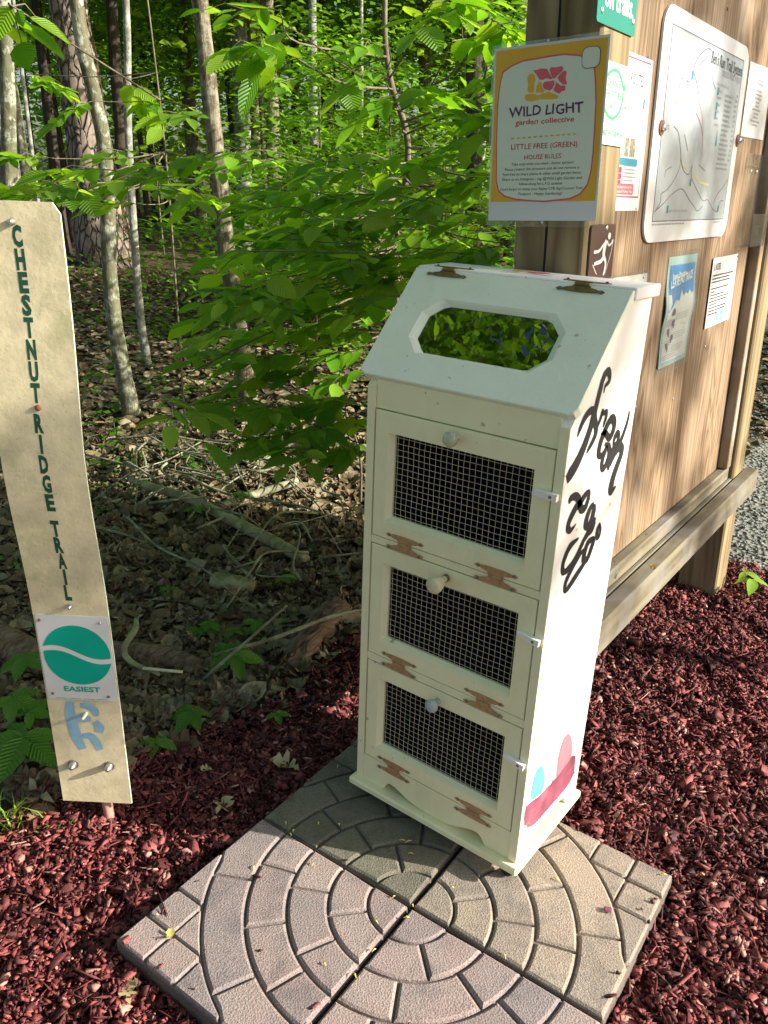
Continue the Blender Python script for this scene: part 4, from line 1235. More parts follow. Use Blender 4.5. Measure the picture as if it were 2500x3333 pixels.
# ---- trail map on a white board with rounded corners
g = thing('trail_map_board', 'large white rounded board with a grey relief trail map on the plywood panel', 'map', mw=on_panel(-1.117, 1.384, -.0505))
w3, h3 = .722, .506
plate(g, 'board', rrect(0, 0, w3, h3, .05, 8), 0, .006, 'white_plate')
mx0, my0, mx1, my1 = .052, .048, .671, .470
plate(g, 'map_sheet', [(mx0, my0), (mx1, my0), (mx1, my1), (mx0, my1)], .0061, .0064, 'map')
def mz(a, b):
    A = np.array([[330, 262], [965, 525], [790, 1912], [165, 1960]], float); B = np.array([[mx0, my1], [mx1, my1], [mx1, my0], [mx0, my0]], float)
    return homog(A, B, (a, b))
mb = MB(); t_ = .0025
for a in ((mx0, my0, mx1, my0 + t_), (mx0, my1 - t_, mx1, my1), (mx0, my0, mx0 + t_, my1), (mx1 - t_, my0, mx1, my1)): mb.add([(a[0], a[1], .0068), (a[2], a[1], .0068), (a[2], a[3], .0068), (a[0], a[3], .0068)], [(0, 1, 2, 3)])
ML = [[(345, 1135), (385, 1185), (400, 1280), (410, 1400), (395, 1500), (350, 1600), (290, 1680), (240, 1720), (235, 1790), (185, 1875)], [(185, 1870), (260, 1800), (330, 1720), (400, 1670), (440, 1680), (490, 1760), (530, 1810), (560, 1850), (610, 1800)],
      [(410, 1400), (430, 1500), (480, 1540), (510, 1460), (505, 1560), (560, 1680), (610, 1760), (650, 1750), (700, 1830), (740, 1840), (760, 1760), (790, 1750)], [(500, 720), (470, 750), (425, 720), (395, 770), (390, 830)], [(510, 650), (540, 560), (590, 490), (640, 450), (672, 465)], [(515, 660), (545, 760), (562, 850)],
      [(650, 460), (630, 530), (580, 580), (565, 650)], [(680, 680), (690, 740), (712, 795)], [(540, 1010), (580, 1100), (600, 1200)], [(570, 1450), (620, 1500)], [(835, 1555), (780, 1640), (735, 1700), (700, 1770)], [(270, 1580), (280, 1520), (330, 1480)], [(440, 1200), (455, 1270), (470, 1340)]]
for L_ in ML: stroke(mb, [mz(*q) for q in L_], [.0022] * len(L_), fl, 4, .0068)
mb.build('map_lines', M['map_line'], g, fix=False)
mb = MB()
for L_ in [[(380, 830), (355, 890), (370, 940), (420, 910), (460, 855)], [(540, 860), (570, 930), (600, 1080), (600, 1250), (595, 1400)]]: stroke(mb, [mz(*q) for q in L_], [.0022] * len(L_), fl, 4, .0068)
mb.build('map_lines', M['map_red'], g, fix=False)
mb = MB()
for L_ in [[(415, 1400), (430, 1470), (470, 1490)], [(530, 1545), (580, 1600), (660, 1620)]]: stroke(mb, [mz(*q) for q in L_], [.0045] * len(L_), fl, 4, .0069)
mb.build('map_lines', M['map_yellow'], g, fix=False)
mb = MB()
a = mz(668, 570); b = mz(940, 668); text(mb, "Ben's Run Trail System", a[0], (a[1] + b[1]) / 2, .028, w=b[0] - a[0], z=.0072, bold=.006)
mb.build('lettering', M['ink'], g, fix=False)
mb = MB()
a = mz(765, 675); b = mz(930, 728); text(mb, 'Spencer, West Virginia', a[0], (a[1] + b[1]) / 2, .022, w=b[0] - a[0], z=.0072)
a = mz(725, 755); text(mb, 'Points of Interest', a[0], a[1], .008, z=.0072); a = mz(798, 780); text(mb, 'Trails', a[0], a[1], .010, z=.0072)
a = mz(800, 850); b = mz(745, 1400); lines(mb, a[0], a[0] + .085, b[1], a[1], 14, .006, .0072, 3, .3, .2)
a = mz(895, 850); lines(mb, a[0], a[0] + .02, b[1], a[1], 14, .006, .0072, 4, .2, .2)
a = mz(735, 815); b = mz(715, 1110); lines(mb, a[0], a[0] + .035, b[1], a[1], 6, .006, .0072, 8, .3, .2)
a = mz(722, 1440); lines(mb, a[0], a[0] + .115, a[1] - .012, a[1], 2, .005, .0072, 9, .02, .1)
a = mz(425, 665); lines(mb, a[0], a[0] + .06, a[1] - .016, a[1], 3, .006, .0072, 19, .2, .1)
lines(mb, mx0, mx0 + .25, .040, .040, 1, .004, .0072, 10, .02, .1); lines(mb, mx1 - .1, mx1 - .02, .040, .040, 1, .003, .0072, 12, .02, .1)
a = mz(310, 1870); b = mz(470, 1852); mb.add([(a[0], a[1], .0072), (b[0], a[1], .0072), (b[0], a[1] + .006, .0072), (a[0], a[1] + .006, .0072)], [(0, 1, 2, 3)])
mb.build('small_print', M['ink_grey'], g, fix=False)['kind'] = 'stuff'
mb = MB()
for q in ((500, 690), (728, 810), (715, 940), (705, 1020), (490, 1610), (290, 1850), (738, 1825)):
    a = mz(*q); mb.add([(a[0], a[1] - .008, .0072), (a[0] + .012, a[1] - .008, .0072), (a[0] + .012, a[1] + .010, .0072), (a[0], a[1] + .010, .0072)], [(0, 1, 2, 3)])
a = mz(720, 1240); mb.add([(a[0] - .006, a[1] - .014, .0072), (a[0], a[1] - .008, .0072), (a[0] + .006, a[1] - .014, .0072), (a[0], a[1] + .03, .0072)], [(0, 1, 2, 3)])
mb.build('map_symbols', M['petrol'], g, fix=False)
for x, y in ((.048, .256), (.713, .266)):
    mb = MB(); mb.lathe([(0, .017), (.003, .017), (.004, .012)], (x, y, .006), (0, 0, 1), 16); b_ = mb.build('bolt', M['rust'], g, smooth=True, auto=40)
    mb = MB(); mb.lathe([(0, .008), (.006, .008), (.008, .005), (.016, .005)], (x, y, .010), (0, 0, 1), 8); mb.build('nut', M['zinc'], b_)

# ---- leave-no-trace flyer with a buckled lower half
g = thing('paper_flyer', 'blue and white leave no trace flyer in a buckled plastic sleeve on the plywood', 'flyer', mw=on_panel(-.884, 1.045, -.0512))
w4, h4 = .254, .297
def bend(a, b, h):
    k = math.exp(-((b - .16) / .045) ** 2)
    return (a, b, h + .008 * k + .003 * math.sin(a * 14) * (1 if b > .1 else .4) + .010 * max(0, (.1 - b)) * 4 * (1 - a / w4))
def bgrid(x0, y0, x1, y1, h, nx=6, ny=18):
    mb = MB(); vs_ = [bend(x0 + (x1 - x0) * i / nx, y0 + (y1 - y0) * j / ny, h) for j in range(ny + 1) for i in range(nx + 1)]
    mb.add(vs_, [(j * (nx + 1) + i, j * (nx + 1) + i + 1, (j + 1) * (nx + 1) + i + 1, (j + 1) * (nx + 1) + i) for j in range(ny) for i in range(nx)]); return mb
bgrid(0, 0, w4, h4, .001).build('sheet', M['pale_teal'], g, smooth=True, fix=False)
bgrid(.017, .014, w4 - .02, h4 - .022, .0016).build('print', M['paper'], g, smooth=True, fix=False)
bgrid(-.014, -.02, w4 + .012, h4 + .014, .0036).build('sleeve', M['film'], g, smooth=True, fix=False)
mb = MB(); x0, x1 = .017, w4 - .02; yt = h4 - .022
ridge = [(x0, .150), (.045, .165), (.07, .182), (.095, .178), (.118, .205), (.135, .188), (.155, .198), (.175, .190), (.195, .203), (.215, .190), (x1, .196)]
k = len(ridge)
vs_ = [bend(a, b, .0022) for a, b in ridge] + [bend(a, yt, .0022) for a, b in ridge] + [bend(a, (b + yt) / 2, .0022) for a, b in ridge]
mb.add(vs_, [(i, i + 1, 2 * k + i + 1, 2 * k + i) for i in range(k - 1)] + [(2 * k + i, 2 * k + i + 1, k + i + 1, k + i) for i in range(k - 1)])
mb.build('sky_print', M['lnt_blue'], g, fix=False)
mb = MB(); text(mb, 'Please Practice', .03, .236, .014, w=.12, z=.0028, bold=.02, slant=.05, fn=lambda a, b, h: bend(a, b + a * .06, h)); text(mb, 'LEAVE NO TRACE', .03, .212, .022, w=.185, z=.0028, bold=.03, fn=lambda a, b, h: bend(a, b + a * .10, h)); mb.build('lettering', M['white_print'], g, fix=False)
mb = MB()
r_ = random.Random(4)
for y0_, n_l, xa, xb in ((.142, 4, .085, .20), (.128, 4, .02, .10), (.110, 4, .07, .21), (.088, 4, .09, .22), (.070, 3, .03, .10), (.052, 4, .09, .20), (.030, 3, .02, .16)):
    for i in range(n_l):
        y = y0_ - i * .0052; xe = xb - r_.random() * .03
        mb.add([bend(xa, y, .0024), bend(xe, y, .0024), bend(xe, y + .0018, .0024), bend(xa, y + .0018, .0024)], [(0, 1, 2, 3)])
mb.build('small_print', M['ink_grey'], g, fix=False)['kind'] = 'stuff'
mb = MB()
for x, y in ((.06, .150), (.075, .118), (.05, .095), (.085, .076), (.05, .055)):
    P = blob(x, y, .010, .014, .3, 10, .3, int(x * 1000)); mb.add([bend(p[0], p[1], .0026) for p in P], [tuple(range(len(P)))])
mb.build('picture_print', M['map_line'], g, fix=False)

# ---- typed notes
g = thing('paper_notice', 'white typed notice with light blue stamp low on the plywood near the far post', 'notice', mw=on_panel(-.478, 1.109, -.0512))
w5, h5 = .29, .214
mb = MB(); mb.prism([(0, 0), (.26, .004), (.275, .0), (w5, .012), (w5, h5), (0, h5 - .002)], lambda a, b, h: (a, b, h + .006 * (1 - a / w5) * (1 - abs(b / h5 - .5))), .001, .0016); mb.build('sheet', M['paper'], g)
mb = MB(); nf = lambda a, b, h: (a, b, h + .0065 * (1 - a / w5) * (1 - abs(b / h5 - .5)))
text(mb, 'IL NOTES', .014, .176, .020, w=.075, z=.0022, bold=.01, fn=nf)
mb.build('lettering', M['ink'], g, fix=False)
mb = MB(); r_ = random.Random(21)
for i, L_ in enumerate((.25, .215, .225, .02, .215, .045, .175, .23, .205, .09, .215, .20, .125)):
    x = .012; y = .158 - i * .0098
    while x < L_:
        xx = min(x + r_.uniform(.006, .022), L_)
        mb.add([nf(x, y, .0022), nf(xx, y, .0022), nf(xx, y + .0045, .0022), nf(x, y + .0045, .0022)], [(0, 1, 2, 3)]); x = xx + .0022
mb.build('small_print', M['ink'], g, fix=False)['kind'] = 'stuff'
mb = MB()
for x0_, x1_, y0_, y1_ in ((.10, .108, .006, .040), (.10, .13, .034, .040), (.12, .128, .010, .040), (.135, .165, .020, .025), (.135, .165, .030, .036), (.135, .165, .010, .015), (.172, .180, .010, .042), (.16, .185, .036, .042), (.188, .196, .004, .042)):
    mb.add([nf(x0_, y0_, .0023), nf(x1_, y0_, .0023), nf(x1_, y1_, .0023), nf(x0_, y1_, .0023)], [(0, 1, 2, 3)])
mb.build('stamp', M['stamp_blue'], g, fix=False)
for x, y in ((.008, .204), (.282, .206), (.010, .008), (.14, .006), (.27, .014)): pin(g, x, y, .002, 'rust', .0025)

# ---- upper paper notice by the far post
g = thing('paper_notice', 'plain white centred notice high on the plywood beside the map board', 'notice', mw=on_panel(-.354, 1.666, -.0512))
plate(g, 'sheet', [(0, 0), (.27, .004), (.27, .205), (0, .198)], .001, .0016, 'paper')
mb = MB(); r_ = random.Random(3)
for i in range(12):
    L_ = r_.uniform(.04, .11); y = .16 - i * .0105 + (0 if i < 2 else -.008); lines(mb, .14 - L_ / 2, .14 + L_ / 2, y, y, 1, .0045, .002, i, .02, .15)
mb.build('small_print', M['ink_grey'], g, fix=False)['kind'] = 'stuff'
pin(g, .13, .19, .0016, 'zinc', .003)

# ---- sheet half hidden behind the cabinet top
g = thing('paper_notice', 'blank sheet low on the plywood whose top edge shows above the cabinet', 'notice', mw=on_panel(-1.27, 1.09, -.0512))
plate(g, 'sheet', [(0, 0), (.226, 0), (.226, .221), (0, .223)], .001, .0018, 'paper')
mb = MB(); mb.sheet(rrect(-.01, -.01, .232, .229, .004), fl, .0026); mb.build('sleeve', M['film'], g)
pin(g, .20, .212, .0026, 'zinc', .0025)

# ---- clear acrylic brochure holders
def holder(label, y, z, w, h, d, lip):
    g = thing('brochure_holder', label, 'brochure holder', 'clear acrylic holders on the kiosk', mw=on_panel(y, z, -.0512))
    MB().box(0, w, 0, h, .0006, .0032).build('back_plate', M['acrylic'], g)
    MB().box(0, .003, 0, h * .98, .0034, d).build('side_wall', M['acrylic'], g)
    MB().box(w - .003, w, 0, h * .98, .0034, d).build('side_wall', M['acrylic'], g)
    MB().box(.0032, w - .0032, 0, .003, .0034, d).build('bottom', M['acrylic'], g)
    MB().box(.0032, w - .0032, .0032, lip, d - .003, d).build('front_lip', M['acrylic'], g)
    MB().box(.0032, w - .0032, h * .86, h * .87, .0034, d * .4).build('rib', M['acrylic'], g)
    pin(g, w * .3, h * .82, .0033, 'zinc', .005); pin(g, w * .7, h * .82, .0033, 'zinc', .005)
holder('large clear acrylic brochure holder beside the far post', -.235, 1.345, .185, .28, .045, .10)
holder('small clear acrylic pocket at the right edge of the photo', -.02, 1.362, .12, .085, .085, .05)
for y, z in ((-.80, 1.985), (-.64, 1.95), (-.70, .93), (-1.02, .965), (-.43, 1.05), (-.30, 1.66)):
    o_ = on_panel(y, z) @ Vector((0, 0, 0))
    mb = MB(); mb.lathe([(0, .004), (.0015, .004), (.0022, .002)], (-.0515, y, z), (1, 0, 0), 8); mb.build('staple', M['zinc'] if z < 1.2 else M['rust'], kio)
# ---------------------------------------------------------------- the trail post sign
SA = R(-54)
SN = np.array([math.cos(SA), math.sin(SA), 0]); SH = np.array([-SN[1], SN[0], 0]); SF = np.array([-.436, -.411, 0])
def bow(z): return .018 + .028 * math.exp(-((z - .86) / .21) ** 2)
def cen(z): return -.010 - .020 * (z / 1.34)
def sgf(a, b, h):
    """a across (from the middle), b height, h out of the face"""
    t = (b - .02) / 1.32
    q = SF + SH * (cen(b) + a) + SN * (bow(b) + h)
    return (q[0], q[1], b)
ts = thing('trail_sign', 'tall beige slat post sign lettered Chestnut Ridge Trail in dark green', 'sign', loc=tuple(SF))
def loc_(f): return lambda a, b, h: tuple(np.array(f(a, b, h)) - SF)
sg = loc_(sgf)
hw = .081
rows = list(np.linspace(.020, 1.322, 44)) + [1.341]
mb = MB(); th = .0045
prof = []
for z in rows: prof.append((-hw, hw if z < 1.33 else hw - .012, z))
vs_ = []; nc = 5
for (a, b, z) in prof:
    for hh in (th, 0):
        for i in range(nc): vs_.append(sg(a + (b - a) * i / (nc - 1), z, hh))
fs_ = []; mm = []
k = 2 * nc
for j in range(len(prof) - 1):
    for i in range(nc - 1):
        fs_.append((j * k + i, j * k + i + 1, (j + 1) * k + i + 1, (j + 1) * k + i)); fs_.append((j * k + nc + i, (j + 1) * k + nc + i, (j + 1) * k + nc + i + 1, j * k + nc + i + 1))
    mb.mi = 0
    mb2 = None
mb.add(vs_, fs_)
mb.mi = 1
ed = []
for j in range(len(prof) - 1):
    ed.append((j * k, (j + 1) * k, (j + 1) * k + nc, j * k + nc)); ed.append((j * k + nc - 1, j * k + k - 1, (j + 1) * k + k - 1, (j + 1) * k + nc - 1))
J = len(prof) - 1
ed.append(tuple(range(0, nc)) + tuple(range(2 * nc - 1, nc - 1, -1))); ed.append(tuple(J * k + i for i in range(nc)) + tuple(J * k + i for i in range(2 * nc - 1, nc - 1, -1)))
n0 = len(mb.v); mb.f += ed; mb.m += [1] * len(ed)
slat = mb.build('slat', [M['sign_board'], M['sign_edge']], ts, smooth=True, auto=40)
mb = MB(); x_ = 0
def col_text(s, z0, pitch, h=.0335):
    for i, ch in enumerate(s):
        w = {'I': .0055, 'L': .014}.get(ch, .0172)
        zb = z0 - i * pitch - h
        text(mb, ch, .000 + .004 * (1 - zb / 1.3) , zb, h, w=w, align='c', z=th + .0004, bold=.05, fn=sg)
col_text('CHESTNUT', 1.300, .0398); col_text('RIDGE', .964, .0402); col_text('TRAIL', .745, .0380)
mb.build('lettering', M['sign_green'], ts, fix=False)
# difficulty plate
def pf(a, b, h):
    t = (b - .30) / .23; p0 = np.array(sg(a + .002, .30, h)); p1 = np.array(sg(a + .002, .53, h)); return tuple(p0 + (p1 - p0) * t)
pl = MB(); pl.prism(rrect(-.0785, .3075, .0775, .5215, .006), pf, th + .0008, th + .0024)
plq = pl.build('difficulty_plate', M['white_plate'], ts)
cx, cz, rx, rz = .001, .4235, .0735, .0745
mb = MB()
n = 40
def wave(a): return .4255 + .0095 * math.sin((a - cx) / rx * 2.9 + math.pi) - .010 * (a - cx) / rx
for up in (1, -1):
    xs = np.linspace(cx - rx * .985, cx + rx * .985, 34)
    A = []; B = []
    for x in xs:
        e = rz * math.sqrt(max(0, 1 - ((x - cx) / rx) ** 2))
        wv = wave(x) + up * .0062
        A.append((x, wv)); B.append((x, max(cz + e, wv) if up > 0 else min(cz - e, wv)))
    k = len(xs)
    mb.add([pf(p[0], p[1], th + .0030) for p in A + B], [(i, i + 1, k + i + 1, k + i) for i in range(k - 1)])
text(mb, 'EASIEST', .001, .3305, .0125, w=.080, align='c', z=th + .0030, bold=.03, fn=pf)
for x0_ in (-.06, -.03, .0, .03):
    mb.add([pf(x0_, .3105, th + .0030), pf(x0_ + .026, .3105, th + .0030), pf(x0_ + .026, .3117, th + .0030), pf(x0_, .3117, th + .0030)], [(0, 1, 2, 3)])
mb.build('wave_disc_print', M['teal'], plq, fix=False)
def sscrew(parent, a, b, r, h, mat, name='screw', h0=th):
    mb = MB(); o_ = np.array(sg(a, b, h0)); mb.lathe([(0, r), (h * .45, r), (h * .8, r * .75), (h, r * .3)], o_, SN, 12); return mb.build(name, M[mat], parent, smooth=True, auto=35)
for a, b, m_ in ((-.067, .508, 'rust'), (.062, .507, 'zinc'), (-.064, .322, 'rust'), (.060, .320, 'rust')): sscrew(plq, a, b, .0032, .004, m_, 'rivet', th + .0022)
sscrew(ts, -.004, 1.307, .0062, .014, 'zinc', 'bolt'); sscrew(ts, .003, .977, .0060, .006, 'rust', 'bolt'); sscrew(ts, .003, .5445, .0055, .012, 'zinc', 'bolt'); sscrew(ts, .003, .271, .0042, .024, 'sign_edge', 'bolt')
for a in (-.043, .040):
    b_ = sscrew(ts, a, .128, .0125, .003, 'zinc', 'washer'); sscrew(b_, a, .128, .0085, .016, 'zinc', 'bolt', th + .003)
mb = MB()
for pts, w in (([(-.030, .300), (-.033, .268), (-.030, .225), (-.024, .196), (-.016, .172)], [.018, .024, .027, .023, .018]), ([(-.008, .292), (.010, .290), (.023, .278), (.025, .264)], [.013, .021, .019, .012]), ([(-.022, .252), (-.004, .256), (.012, .256)], [.015, .020, .014]), ([(.020, .250), (.028, .236), (.026, .220)], [.016, .024, .018]), ([(-.012, .208), (.005, .210), (.016, .195), (.024, .172)], [.014, .018, .021, .017])):
    stroke(mb, pts, w, sg, 6, th + .0004)
o = mb.build('painted_mark', M['blue_spray'], ts, fix=False); o['label'] = 'pale blue spray painted letter mark'
# steel stub it is bolted to
mb = MB(); a = np.array(sg(.008, .22, -.015)); b = np.array(sg(.018, -.12, -.015)); mb.tube([a, (a + b) / 2, b], .0125, 14); mb.build('pipe', M['pipe'], ts, smooth=True, auto=40)
SPRAYS = [
    ((-1.40, 1.45, 1.39), (-1.44, 1.02, 1.32), 9, 0.120, 0),
    ((-1.76, 1.66, 1.47), (-1.86, 1.18, 1.39), 9, 0.120, 0),
    ((-1.96, 1.75, 1.51), (-1.99, 1.40, 1.47), 7, 0.120, 0),
    ((-1.19, 1.49, 1.50), (-1.26, 1.16, 1.41), 9, 0.120, 0),
    ((-0.93, 1.43, 1.50), (-1.22, 1.41, 1.40), 9, 0.120, 0),
    ((-0.73, 1.45, 1.50), (-0.83, 1.18, 1.42), 9, 0.120, 0),
    ((-0.48, 1.37, 1.43), (-0.76, 1.38, 1.36), 9, 0.120, 0),
    ((-0.69, 1.70, 1.56), (-0.71, 1.35, 1.50), 8, 0.120, 0),
    ((-0.94, 1.29, 1.64), (-0.60, 1.20, 1.67), 9, 0.120, 0),
    ((-0.83, 1.26, 1.57), (-0.48, 1.16, 1.61), 9, 0.120, 0),
    ((-0.66, 1.22, 1.82), (-0.60, 1.51, 1.83), 8, 0.120, 0),
    ((-0.45, 1.11, 1.85), (-0.44, 1.30, 1.79), 8, 0.120, 0),
    ((-0.74, 1.39, 1.93), (-0.70, 1.08, 1.84), 8, 0.120, 0),
    ((-0.71, 1.17, 1.92), (-0.66, 1.45, 1.94), 8, 0.120, 0),
    ((-1.18, 1.60, 1.80), (-1.22, 1.35, 1.72), 8, 0.120, 0),
    ((-1.43, 1.89, 1.94), (-1.52, 1.63, 1.87), 8, 0.120, 0),
    ((-1.15, 1.63, 1.73), (-1.31, 1.54, 1.62), 8, 0.120, 0),
    ((-2.08, 2.01, 1.85), (-2.08, 1.76, 1.76), 7, 0.120, 0),
    ((-1.08, 0.87, 1.88), (-1.37, 0.91, 1.89), 6, 0.120, 0),
    ((-0.83, 0.58, 1.74), (-0.82, 0.45, 1.70), 5, 0.120, 0),
    ((-0.79, 0.61, 1.78), (-0.87, 0.57, 1.68), 5, 0.120, 0),
    ((-0.64, 1.60, 1.77), (-0.79, 1.53, 1.72), 8, 0.120, 0),
    ((-0.48, 1.35, 1.67), (-0.50, 1.18, 1.56), 8, 0.120, 0),
    ((-1.46, 0.82, 1.38), (-1.71, 0.66, 1.35), 9, 0.120, 1),
    ((-1.78, 0.72, 1.40), (-2.16, 0.59, 1.35), 9, 0.120, 1),
    ((-2.41, 0.87, 1.44), (-2.54, 0.70, 1.42), 8, 0.120, 1),
    ((-2.21, 1.15, 1.48), (-2.12, 0.85, 1.43), 7, 0.120, 1),
    ((-0.72, -0.25, 1.69), (-0.84, -0.16, 1.65), 3, 0.100, 1),
    ((-3.28, 1.31, 1.84), (-3.24, 1.51, 1.77), 8, 0.120, 1),
    ((-2.80, 1.35, 1.71), (-2.88, 1.18, 1.61), 7, 0.120, 1),
    ((-2.70, 1.47, 1.81), (-2.69, 1.61, 1.66), 7, 0.120, 1),
    ((-1.31, 0.52, 1.36), (-1.11, 0.52, 1.33), 5, 0.120, 1),
    ((-1.50, 0.42, 1.32), (-1.47, 0.23, 1.34), 6, 0.120, 1),
    ((-1.76, 0.40, 1.30), (-1.81, 0.28, 1.32), 6, 0.120, 1),
    ((-2.20, 1.47, 1.68), (-2.10, 1.19, 1.59), 7, 0.120, 1),
    ((-1.54, 1.03, 1.48), (-1.67, 0.91, 1.42), 7, 0.120, 1),
    ((-1.83, 0.99, 1.42), (-1.78, 0.73, 1.38), 7, 0.120, 1),
    ((-2.04, 0.71, 1.36), (-1.99, 0.48, 1.31), 7, 0.120, 1),
    ((-1.69, 1.15, 1.31), (-1.94, 1.16, 1.26), 6, 0.120, 1),
    ((-2.38, 1.26, 1.26), (-2.52, 1.10, 1.24), 6, 0.120, 1),
    ((-0.74, 1.81, 1.36), (-0.89, 1.53, 1.36), 9, 0.120, 0),
    ((-0.73, 1.27, 1.39), (-1.03, 1.15, 1.31), 9, 0.120, 0),
    ((-1.47, 1.87, 1.36), (-1.91, 1.82, 1.26), 8, 0.120, 0),
    ((-1.04, 1.04, 1.35), (-1.36, 1.00, 1.32), 9, 0.120, 0),
    ((-0.79, 1.97, 1.37), (-1.19, 1.89, 1.31), 10, 0.120, 0),
    ((-1.03, 1.86, 1.37), (-1.17, 1.62, 1.29), 11, 0.120, 0),
    ((-1.09, 1.35, 1.35), (-1.33, 1.17, 1.29), 8, 0.120, 0),
    ((-1.55, 1.58, 1.32), (-1.76, 1.40, 1.28), 8, 0.120, 0),
    ((-0.69, 1.83, 1.28), (-0.78, 1.48, 1.27), 9, 0.120, 0),
    ((-0.87, 1.56, 1.26), (-1.16, 1.44, 1.23), 11, 0.120, 0),
    ((-0.91, 1.37, 1.27), (-1.16, 1.15, 1.21), 11, 0.120, 0),
    ((-1.37, 1.52, 1.27), (-1.53, 1.36, 1.19), 10, 0.120, 0),
    ((-0.94, 2.02, 1.24), (-1.22, 1.96, 1.18), 8, 0.120, 0),
    ((-1.11, 1.69, 1.22), (-1.21, 1.28, 1.15), 11, 0.120, 0),
    ((-1.01, 1.19, 1.23), (-1.10, 0.85, 1.18), 11, 0.120, 0),
    ((-1.69, 1.66, 1.20), (-2.07, 1.62, 1.13), 9, 0.120, 0),
    ((-0.82, 1.89, 1.22), (-1.00, 1.62, 1.13), 10, 0.120, 0),
    ((-1.08, 1.96, 1.21), (-1.22, 1.66, 1.15), 9, 0.120, 0),
    ((-1.36, 1.77, 1.16), (-1.34, 1.44, 1.14), 11, 0.120, 0),
    ((-1.04, 1.10, 1.21), (-1.16, 0.80, 1.19), 9, 0.120, 0),
    ((-0.46, 1.37, 1.21), (-0.63, 1.28, 1.15), 8, 0.120, 0),
    ((-0.82, 1.69, 1.16), (-0.92, 1.27, 1.10), 11, 0.120, 0),
    ((-1.01, 1.49, 1.13), (-1.13, 1.21, 1.09), 10, 0.120, 0),
    ((-0.89, 1.09, 1.16), (-0.93, 0.84, 1.16), 10, 0.120, 0),
    ((-0.58, 1.36, 1.17), (-0.61, 1.08, 1.12), 8, 0.120, 0),
    ((-0.99, 1.52, 1.12), (-1.30, 1.44, 1.02), 11, 0.120, 0),
    ((-1.30, 1.65, 1.09), (-1.70, 1.60, 0.98), 9, 0.120, 0),
    ((-1.52, 1.49, 1.07), (-1.91, 1.38, 1.01), 8, 0.120, 0),
    ((-0.50, 1.40, 1.15), (-0.67, 1.21, 1.09), 8, 0.120, 0),
    ((-0.98, 1.62, 1.08), (-1.01, 1.26, 1.04), 11, 0.120, 0),
    ((-1.12, 1.51, 1.07), (-1.28, 1.24, 1.05), 9, 0.120, 0),
    ((-1.63, 1.74, 1.04), (-1.89, 1.46, 0.92), 10, 0.120, 0),
    ((-0.92, 1.37, 1.04), (-1.01, 1.19, 1.03), 8, 0.120, 0),
    ((-1.26, 1.65, 1.01), (-1.55, 1.53, 0.95), 8, 0.120, 0),
    ((-1.34, 1.34, 0.99), (-1.60, 1.23, 0.94), 8, 0.120, 0),
    ((-0.91, 1.30, 0.99), (-1.27, 1.25, 0.95), 9, 0.120, 0),
    ((-1.02, 1.08, 1.02), (-1.19, 0.85, 0.98), 10, 0.120, 0),
    ((-1.26, 1.02, 1.02), (-1.27, 0.75, 0.97), 8, 0.120, 0),
    ((-0.88, 1.36, 0.96), (-1.26, 1.30, 0.87), 9, 0.120, 0),
    ((-1.37, 1.67, 0.91), (-1.73, 1.58, 0.81), 8, 0.120, 0),
    ((-1.57, 1.46, 0.92), (-1.64, 1.05, 0.88), 9, 0.120, 0),
    ((-1.28, 1.85, 0.84), (-1.43, 1.48, 0.80), 9, 0.120, 0),
    ((-1.14, 1.20, 0.93), (-1.34, 1.09, 0.88), 9, 0.120, 0),
    ((-1.21, 0.97, 0.94), (-1.53, 0.84, 0.88), 10, 0.120, 0),
    ((-0.88, 1.19, 0.88), (-1.21, 1.20, 0.79), 11, 0.120, 0),
    ((-1.36, 1.53, 0.78), (-1.33, 1.17, 0.81), 8, 0.120, 0),
    ((-1.71, 1.56, 0.74), (-1.72, 1.27, 0.74), 10, 0.120, 0),
    ((-1.25, 1.65, 0.77), (-1.40, 1.43, 0.75), 8, 0.120, 0),
    ((-1.42, 1.47, 0.78), (-1.66, 1.23, 0.74), 10, 0.120, 0),
    ((-1.84, 1.43, 0.74), (-2.11, 1.29, 0.65), 9, 0.120, 0),
    ((-1.31, 1.69, 0.67), (-1.53, 1.51, 0.63), 10, 0.120, 0),
    ((-1.08, 1.03, 0.77), (-1.27, 0.81, 0.75), 11, 0.120, 0),
    ((-1.22, 0.88, 0.77), (-1.26, 0.59, 0.80), 8, 0.120, 0),
    ((-1.29, 1.67, 0.60), (-1.52, 1.52, 0.48), 9, 0.120, 0),
    ((-1.06, 1.11, 0.70), (-1.31, 0.89, 0.68), 11, 0.120, 0),
    ((-0.59, 0.28, 1.22), (-0.82, 0.34, 1.15), 5, 0.105, 0),
    ((-0.69, 0.45, 1.13), (-0.64, 0.21, 1.10), 6, 0.095, 0),
    ((-0.71, 0.56, 1.07), (-0.62, 0.31, 1.04), 6, 0.090, 0),
    ((-0.73, 0.03, 0.87), (-0.55, 0.04, 0.78), 2, 0.120, 0),
    ((-0.74, 0.83, 1.29), (-0.80, 0.60, 1.25), 7, 0.130, 0),
    ((-0.73, 0.69, 1.22), (-0.84, 0.52, 1.19), 7, 0.130, 0),
    ((-0.66, 0.88, 1.17), (-0.67, 0.60, 1.14), 7, 0.130, 0),
    ((-0.93, 0.79, 1.31), (-1.14, 0.70, 1.27), 7, 0.125, 0),
    ((-0.70, 0.70, 1.09), (-0.92, 0.70, 1.02), 6, 0.130, 0),
    ((-0.48, 1.02, 1.35), (-0.46, 0.67, 1.32), 7, 0.125, 0),
    ((-0.54, 0.83, 1.07), (-0.78, 0.89, 0.99), 6, 0.125, 0),
    ((-1.03, 0.83, 0.62), (-0.98, 0.52, 0.66), 7, 0.120, 2),
    ((-1.00, 1.00, 0.63), (-1.04, 0.77, 0.60), 8, 0.120, 2),
